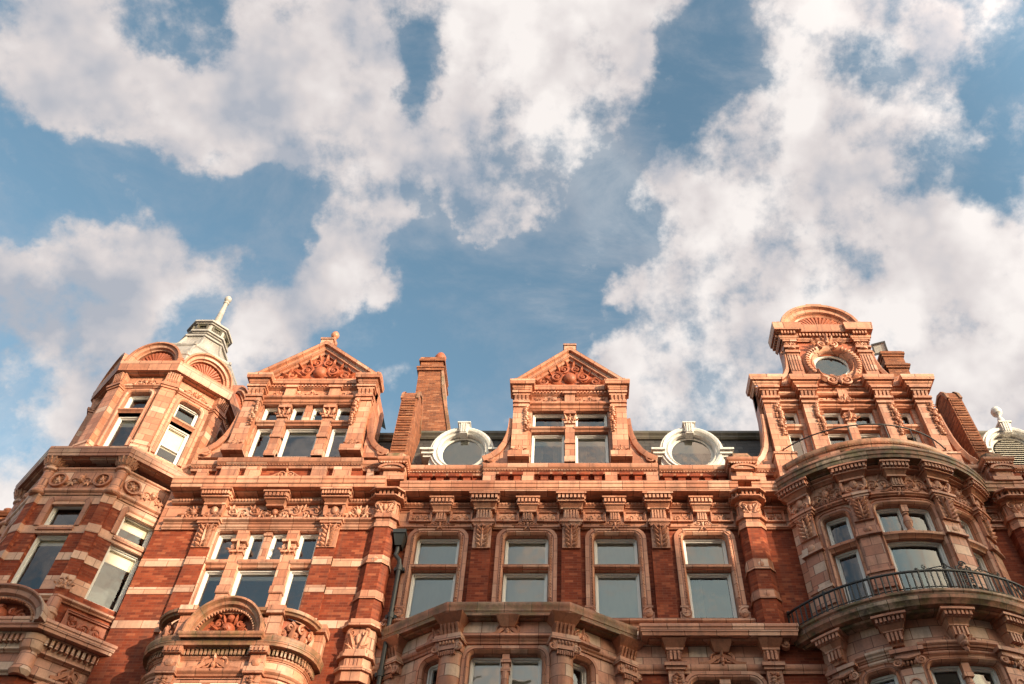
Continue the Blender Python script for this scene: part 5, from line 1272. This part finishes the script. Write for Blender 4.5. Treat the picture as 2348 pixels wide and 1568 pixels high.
def scrolled_gable():
    H = right; f = Map(lambda u, d, z: (BX + u, -d, z)); W = 2.85
    PU = (-2.48, -1.22, 1.22, 2.48)
    lt = [(-2.10, -1.60), (-.86, -.16), (.16, .86), (1.60, 2.10)]
    b = MB(f); b.wall(-W, W, 18.6, 22.2, [(a, c, 21.30, 22.0) for a, c in lt] + [(a, c, 19.4, 21.08) for a, c in lt], 0, .36)
    b.box(-W, W, -.36, .0, 22.2, 23.1)
    for sg in (-1, 1): b.box(*sorted((sg * W, sg * (W - .3))), -.45, -.002, 18.6, 23.0)
    g = b.build('gable', 'terracotta_small', H)
    for a, c in lt:
        t = MB(f); t.sweep([(a - .02, -.02), (c + .02, -.02)], [(-.3, 21.07), (.03, 21.07), (.05, 21.12), (.11, 21.16), (.12, 21.24), (.05, 21.31), (-.3, 21.31)]); t.build('transom', 'terracotta', g)
        window(H, f, a + .01, c - .01, 21.32, 21.98, -.24, name='gable_top_light'); window(H, f, a + .01, c - .01, 19.42, 21.06, -.24, name='gable_window')
    for u in PU:
        p = MB(f)
        p.box(u - .33, u + .33, -.02, .40, 18.8, 19.75); p.box(u - .36, u + .36, -.02, .43, 19.68, 19.76); p.box(u - .24, u + .24, -.02, .26, 19.75, 22.05)
        for q, w, e in ((22.02, .56, .32), (22.10, .50, .28), (22.20, .60, .36), (22.28, .50, .28), (22.52, .62, .40), (22.60, .70, .46), (22.68, .58, .34), (22.78, .56, .34)): p.box(u - w / 2, u + w / 2, 0, e, q, q + .095)
        p.build('gable_pier', 'terracotta_small', g)
        c = MB(f); crest(c, u, 19.78, .5, .28, .15); c.build('pier_scroll', 'carved', g)
        c = MB(f); festoon(c, u + .18, 20.6, 22.0, .26, .24)
        c.build('pier_carving', 'carved', g)
        c = MB(f); c.box(u - .24, u + .24, .22, .295, 22.30, 22.52)
        for k in range(4): c.taper(u - .19 + k * .127, .06, .09, .28, .31, .38, 22.30, 22.52)
        c.build('pier_fluting', 'carved', g)
    m = MB(f); m.box(-.14, .14, -.3, .06, 18.8, 22.0); m.box(-.18, .18, -.3, .10, 21.42, 21.48); m.box(-.2, .2, -.3, .15, 21.84, 21.92); m.build('mullion', 'terracotta_small', g)
    m = MB(f); crest(m, 0, 21.5, .46, .08, .22); m.leaf(0, 21.46, .08, .34, .16, pi / 2, .08, .06); m.build('mullion_carving', 'carved', g)
    m = MB(f); m.box(-.16, .16, 0, .16, 22.2, 22.8); crest(m, 0, 22.24, .5, .16, .2); m.build('frieze_block', 'carved', g)
    e = MB(f)
    for a, c in ((-2.2, -1.5), (-.95, .95), (1.5, 2.2)):
        e.sweep([(a, 0), (c, 0)], MOULD(22.02, 22.12, .12)); e.sweep([(a, 0), (c, 0)], MOULD(22.16, 22.28, .18)); e.sweep([(a, 0), (c, 0)], [(0, 22.58), (.10, 22.58), (.15, 22.63), (.15, 22.70), (.1, 22.75), (0, 22.75)])
    hp = [(.90, .03), (.90, .34), (1.54, .34), (1.54, .03), (2.16, .03), (2.16, .34), (W + .02, .34), (W + .02, -.3)]
    path = [(-x, y) for x, y in reversed(hp)] + hp
    e.sweep(path, MOULD(22.78, 22.90, .10)); e.sweep(path, CORN(22.90, 23.15, .20)); e.build('entablature', 'terracotta', g)
    k = MB(f)
    for a, c in ((-2.15, -1.55), (-.9, -.2), (.2, .9), (1.55, 2.15)): carving(k, a, c, 22.30, 22.56, .0, False, 1.0)
    k.build('frieze_carving', 'red_carved', g)
    for sg in (-1, 1):                                        # swept foot
        v = MB(f); e0 = sg * W
        P = [(e0 + sg * x, z) for x, z in ((-.02, 21.6), (.01, 21.1), (.06, 20.6), (.16, 20.15), (.32, 19.8), (.52, 19.58), (.74, 19.5))]
        poly = P + [(e0 + sg * .74, 19.2), (e0 - sg * .02, 19.2)]
        v.prism(poly if sg < 0 else poly[::-1], -.3, .04)
        v.psweep(P if sg > 0 else P[::-1], [(-.12, .04), (-.12, .14), (.02, .20), (.07, .18), (.07, -.3)])
        v.spiral(e0 + sg * .52, 19.56, .1, .20, sg, pi / 2, 1.6, r=.055); v.build('volute', 'terracotta', g)
        s = MB(f); s.lathe(sg * (W - .05), .12, [(.10, 23.14), (.08, 23.2), (.15, 23.28), (.16, 23.36), (.10, 23.44), (.03, 23.47)], 12); s.build('ball_finial', 'carved', g)
    # upper tier with the oval window
    U = 1.50
    b = MB(f); b.wall(-U, U, 23.1, 25.7, [(-.58, .58, 23.53, 24.63)], .06, .6); b.box(-U, -U + .1, -.5, .058, 23.1, 25.7); b.box(U - .1, U, -.5, .058, 23.1, 25.7); b.build('gable_upper_wall', 'red_carved', g)
    for sg in (-1, 1):
        p = MB(f); u = sg * 1.26
        p.box(u - .22, u + .22, 0, .18, 23.1, 24.7); p.box(u - .26, u + .26, 0, .24, 23.1, 23.3)
        for k in range(4): p.box(u - .17 + k * .095, u - .12 + k * .095, .17, .205, 23.7, 24.55)
        for q, w, e2 in ((24.62, .52, .24), (24.70, .46, .2), (24.86, .54, .26), (24.94, .46, .2), (25.2, .50, .24)): p.box(u - w / 2, u + w / 2, 0, e2, q, q + .09)
        p.box(u - .2, u + .2, 0, .17, 24.94, 25.3); p.build('upper_pilaster', 'terracotta_small', g)
        k = MB(f); crest(k, u, 25.02, .42, .16, .18); k.blob(u, 24.84, .2, .16, .06, .1); k.build('upper_capital', 'carved', g)
        v = MB(f); P = [(sg * (U + x), z) for x, z in ((0.0, 24.75), (.03, 24.3), (.10, 23.9), (.24, 23.58), (.46, 23.36), (.80, 23.26))]
        poly = P + [(sg * (U + .80), 23.12), (sg * (U - .02), 23.12)]
        v.prism(poly if sg < 0 else poly[::-1], -.3, .0); v.psweep(P if sg > 0 else P[::-1], [(-.10, .0), (-.10, .12), (.02, .16), (.06, .14), (.06, -.3)])
        v.spiral(sg * (U + .68), 23.34, .05, .19, sg, pi / 2, 1.7, r=.05); v.spiral(sg * (U + .06), 24.76, .05, .12, -sg, -pi / 2, 1.4, r=.045); v.build('console_scroll', 'terracotta', g)
    zc = 24.08
    R = lambda a, c: arc(0, zc, a, c, pi, -pi, 40)[:-1]
    o = MB(f); o.grid([[(u, d, z) for u, z in R(a, c)] for a, c, d in ((.66, .62, -.2), (.66, .62, .14), (.70, .66, .20), (.74, .70, .16), (.80, .76, .24), (.90, .86, .28), (.98, .94, .22), (1.02, .98, .06))], True)
    ob = o.build('oval_surround', 'terracotta', g, 40)
    k = MB(f)
    for q in range(44):
        a = 2 * pi * q / 44
        if abs(sin(a) - 1) > .12 and sin(a) > -.75: k.blob(.88 * cos(a), zc + .84 * sin(a), .26, .10, .035, .05, rot=a, n=8, m=2)
    for sg in (-1, 1):
        k.spiral(sg * .26, zc - .94, .26, .24, sg, pi / 2, 1.7, r=.06); k.spiral(sg * .20, zc + .90, .28, .17, sg, -pi / 2, 1.5, r=.05)
        for x, z, a, L in ((.40, -.92, .5, .42), (.46, -.86, .95, .40), (.34, -.98, .1, .42), (.55, -.78, 1.25, .32), (.08, .98, 1.1, .32), (.2, 1.0, .5, .34), (.36, .92, .1, .28)): k.leaf(sg * x, zc + z, .25, L, .17, a if sg > 0 else pi - a, .08, .08)
    k.leaf(0, zc - .85, .26, .36, .2, -pi / 2, .08, .06); k.leaf(0, zc + .95, .28, .36, .2, pi / 2, .1, .08); k.blob(0, zc + .98, .26, .09, .12, .12); k.build('oval_carving', 'carved', ob)
    w = MB(f); w.grid([[(u, d, z) for u, z in R(a, c)] for a, c, d in ((.66, .62, .0), (.56, .52, .03), (.54, .50, -.03))], True); w.build('oval_frame', 'frame', ob, 40)
    p = MB(f); p.face([(u, -.02, z) for u, z in R(.55, .51)[::-1]]); p.build('pane', 'glass', ob, recalc=False)
    p = MB(f); p.box(-.66, .66, -.50, -.04, zc - .64, zc + .64); p.fc.pop(0); p.uv.pop(0); p.build('room_recess', 'room', ob)
    e = MB(f); path = [(-U - .04, -.5), (-U - .04, .22), (-1.0, .22), (-1.0, .10), (1.0, .10), (1.0, .22), (U + .04, .22), (U + .04, -.5)]
    e.sweep(path, MOULD(25.30, 25.44, .08)); e.sweep(path, [(0, 25.44), (.04, 25.44), (.04, 25.62), (0, 25.62)]); e.sweep(path, CORN(25.62, 26.02, .24)); e.path_dentils(path, .03, .16, 25.48, 25.61, .12); e.plan([(-U - .1, -.5), (-U - .1, .3), (U + .1, .3), (U + .1, -.5)], 25.7, 26.0); e.build('upper_cornice', 'terracotta', g)
    a = MB(f); a.psweep(arc(0, 26.0, 1.36, 1.14, pi, 0, 30), [(-.40, -.3), (-.40, .08), (-.34, .12), (-.30, .08), (-.22, .20), (-.10, .22), (-.04, .32), (.05, .34), (.08, .28), (.08, -.5)]); a.box(-.28, .28, -.4, .30, 27.19, 27.26); a.build('arched_crown', 'terracotta', g)
    h = MB(f); h.prism(arc(0, 26.0, 1.02, .82, 0, pi, 20), -.4, .0); shell(h, 0, 26.03, .89, .70, .0, 17); crest(h, 0, 25.98, .7, .16, .18); h.build('shell', 'red_carved', g)
    for sg in (-1, 1): s = MB(f); s.spiral(sg * 1.5, 26.14, .22, .13, sg, pi / 2, 1.5, r=.05); s.build('crown_scroll', 'carved', g)
    r = MB(FLAT); r.face([(5.4, -.32, 18.9), (12.7, -.32, 18.9), (12.7, -1.5, 22.2), (5.4, -1.5, 22.2)]); r.face([(5.4, -1.5, 22.2), (12.7, -1.5, 22.2), (12.7, -6, 22.6), (5.4, -6, 22.6)])
    o = r.build('roof', 'slate', H)
    r = MB(FLAT); r.sweep([(5.4, -1.44), (12.7, -1.44)], [(0, 21.98), (.08, 21.98), (.12, 22.05), (.10, 22.12), (.16, 22.2), (.13, 22.32), (.02, 22.36), (-.2, 22.34)]); r.build('roof_curb', 'dark_lead', o)
    party_wall(H, 12.78, .44)
    c = MB(FLAT); c.box(11.80, 12.55, -3.2, -1.5, 21.5, 26.35)
    for z0, z1, e2 in ((25.70, 25.80, .06), (25.80, 25.88, .10), (25.88, 25.96, .05), (26.35, 26.46, .04), (26.46, 26.58, .08), (26.58, 26.66, .03)): c.box(11.80 - e2, 12.55 + e2, -3.2 - e2, -1.5 + e2, z0, z1)
    c.build('chimney', 'orange_brick', H)
scrolled_gable()

# ------------------------------------------------------------------ the house at the right edge and the one at the left edge
far = thing('brick_house', 'red brick house at the right edge with a louvred, ball-topped white round dormer', 'house', 'terraced houses in red brick and terracotta')
def build_far():
    H = far; f = FLAT
    w = MB(f); w.wall(12.9, 20, 10, 17.15, [(14.4, 15.6, 14.2, 16.9), (16.9, 18.1, 14.2, 16.9)], 0, .3); w.build('wall', 'brick', H)
    for a in (14.4, 16.9): window(H, f, a + .02, a + 1.18, 14.2, 16.88, -.24, blind=.5, name='sash_window'); surround(H, f, a, a + 1.2, 14.2, 16.9, .22, .16, .07, bead=False)
    w = MB(f); w.box(12.9, 20, -.3, .035, 17.12, 18.46); w.sweep([(13, .03), (20, .03)], MOULD(17.12, 17.2, .08)); w.sweep([(13, .03), (20, .03)], MOULD(17.8, 17.9, .14)); w.build('frieze', 'terracotta', H)
    c = MB(f); c.sweep([(12.9, 0), (20, 0)], CORN(18.10, 18.47, .6)); c.build('cornice', 'terracotta', H)
    attic_rail(H, f, 13.1, 20, [(15, .36)])
    shaft(H, 12.78, [(15.52, 15.86)], carve_low=False)
    oculus_dormer(H, 14.22, .55, 20.68, ears=True, louvre=True, finial=True)
    r = MB(f); r.face([(12.7, -.4, 18.9), (20, -.4, 18.9), (20, -1.5, 22.2), (12.7, -1.5, 22.2)]); r.face([(12.7, -1.5, 22.2), (20, -1.5, 22.2), (20, -6, 22.6), (12.7, -6, 22.6)]); o = r.build('roof', 'slate', H)
    r = MB(f); r.sweep([(12.9, -1.44), (20, -1.44)], [(0, 21.98), (.08, 21.98), (.12, 22.05), (.10, 22.12), (.16, 22.2), (.13, 22.32), (.02, 22.36), (-.2, 22.34)]); r.build('roof_curb', 'dark_lead', o)
build_far()
tile = thing('tiled_house', 'orange tile-hung house behind the turret at the left edge', 'house')
def build_tiled():
    b = MB(FLAT); b.box(-26, -16.2, -9, -1.5, 0, 18.9); b.build('wall', 'tile', tile)
    for k in range(9):
        q = MB(FLAT); z = 18.95 - k * .34; q.sweep([(-26, -1.5), (-16.2, -1.5)], [(0, z - .14), (.06, z - .14), (.14, z - .05), (.14, z), (0, z + .02)]); q.build('tile_course', 'tile', tile)
    c = MB(FLAT)
    for k in range(16): u = -17.0 - k * .42; c.lathe(u, -1.5, [(.16, 18.95), (.17, 19.02), (.10, 19.08)], 10)
    c.build('ridge_tiles', 'tile', tile)
build_tiled()

# ------------------------------------------------------------------ pipes and lamps
def drainpipe(label, x, d, ztop, mat, r=.075):
    t = thing('drainpipe', label, 'drainpipe'); f = FLAT
    h = MB(f); h.taper(x + .02, .18, .32, .02, d + .10, d + .20, ztop - .45, ztop - .12); h.box(x - .16, x + .20, .02, d + .23, ztop - .12, ztop); h.box(x - .12, x + .16, .02, d + .16, ztop, ztop + .06)
    h.build('hopper', mat, t)
    p = MB(f); p.tube([(x, d, ztop - .42), (x, d, ztop - .62), (x - .02, d + .03, ztop - .74), (x + .12, d + .05, ztop - .92), (x + .14, d + .02, ztop - 1.05), (x + .14, d, 0.1)], r, 10); p.build('pipe', mat, t)
    for z in (ztop - 1.15, ztop - 2.6, ztop - 4.2, ztop - 5.8):
        b = MB(f); b.lathe(x + .14, d, [(r, z - .09), (r + .03, z - .08), (r + .03, z + .08), (r, z + .09)], 12); b.box(x + .0, x + .28, .0, d - .02, z - .05, z + .05); b.build('pipe_collar', mat, t)
drainpipe('grey drainpipe with a hopper head beside the left brick pier', -4.72, .20, 16.85, 'pipe', .062)
drainpipe('black drainpipe on the dark brick wall at the right edge', 13.42, .24, 16.75, 'iron', .11)
def floodlight(label, x, y, z, s, tilt, yaw):
    t = thing('floodlight', label, 'floodlight', 'floodlights on the right chimney'); t.location = (x, y, z); t.rotation_euler = (0, 0, yaw)
    c, q = cos(tilt), sin(tilt); f = Map(lambda u, d, zz: (u, -(d * c - zz * q), d * q + zz * c))
    b = MB(f); b.box(-s / 2, s / 2, -s * .25, s * .16, -s * .42, s * .42); b.psweep([(-s / 2, -s * .42), (-s / 2, s * .42), (s / 2, s * .42), (s / 2, -s * .42)], [(-.03, s * .15), (-.03, s * .22), (.03, s * .22), (.03, s * .1)], closed=True)
    for k in range(5): b.box(-s * .4 + k * s * .18, -s * .36 + k * s * .18, -s * .36, -s * .25, -s * .36, s * .36)
    b.build('housing', 'lamp', t)
    g = MB(f); g.face([(-s * .46, s * .17, -s * .38), (s * .46, s * .17, -s * .38), (s * .46, s * .17, s * .38), (-s * .46, s * .17, s * .38)]); g.build('lens', 'frame', t)
    k = MB(FLAT); k.tube([(-s * .56, 0, 0), (-s * .56, 0, -s * .66), (s * .56, 0, -s * .66), (s * .56, 0, 0)], .02, 6); k.build('bracket', 'lamp', t)
floodlight('square floodlight standing on top of the right brick chimney', 11.86, 1.62, 26.98, .46, radians(-35), radians(-20))
floodlight('small floodlight on the left side of the right chimney, below its cap', 11.56, 1.75, 25.75, .40, radians(-30), radians(-62))

# ------------------------------------------------------------------ ground and the far side of the street
g = MB(FLAT); g.face([(-400, 400, 0), (400, 400, 0), (400, -400, 0), (-400, -400, 0)]); o = g.build('street', 'street'); o['kind'] = 'structure'
OY = 42.0; SX = OY * tan(SUN_AZ); SZ = OY * tan(SUN_EL) / cos(SUN_AZ)
def opposite():
    """the terrace across the street, behind the camera: unseen, its roofline shaped to shade the lower part of the facade"""
    sil = [(-60, 0), (-60, 18.6), (-12.9, 18.6), (-12.6, 14.6), (-11.3, 12.4), (-10.6, 11.0), (-9.6, 8), (-5.1, 8), (-5.0, 17.75), (0.2, 17.6), (1.4, 17.35), (2.5, 16.9), (3.6, 16.0), (5.6, 16.0), (5.9, 18.2), (10.8, 18.7), (11.6, 19.6), (12.6, 20.4), (60, 20.4), (60, 0)]
    b = MB(FLAT); dp = 14.0; sh = dp * tan(SUN_AZ)        # unseen blocks sheared along the sun's azimuth to let light through the gap
    F0 = [(x + SX, OY, (z + SZ) if z else 0) for x, z in sil]; F1 = [(x + sh, d + dp, z) for x, d, z in F0]
    b.face(F0); b.face(F1[::-1])
    for k in range(len(F0)): q = (k + 1) % len(F0); b.face([F0[k], F0[q], F1[q], F1[k]])
    o = b.build('opposite_terrace', 'opposite'); o['kind'] = 'structure'
opposite()
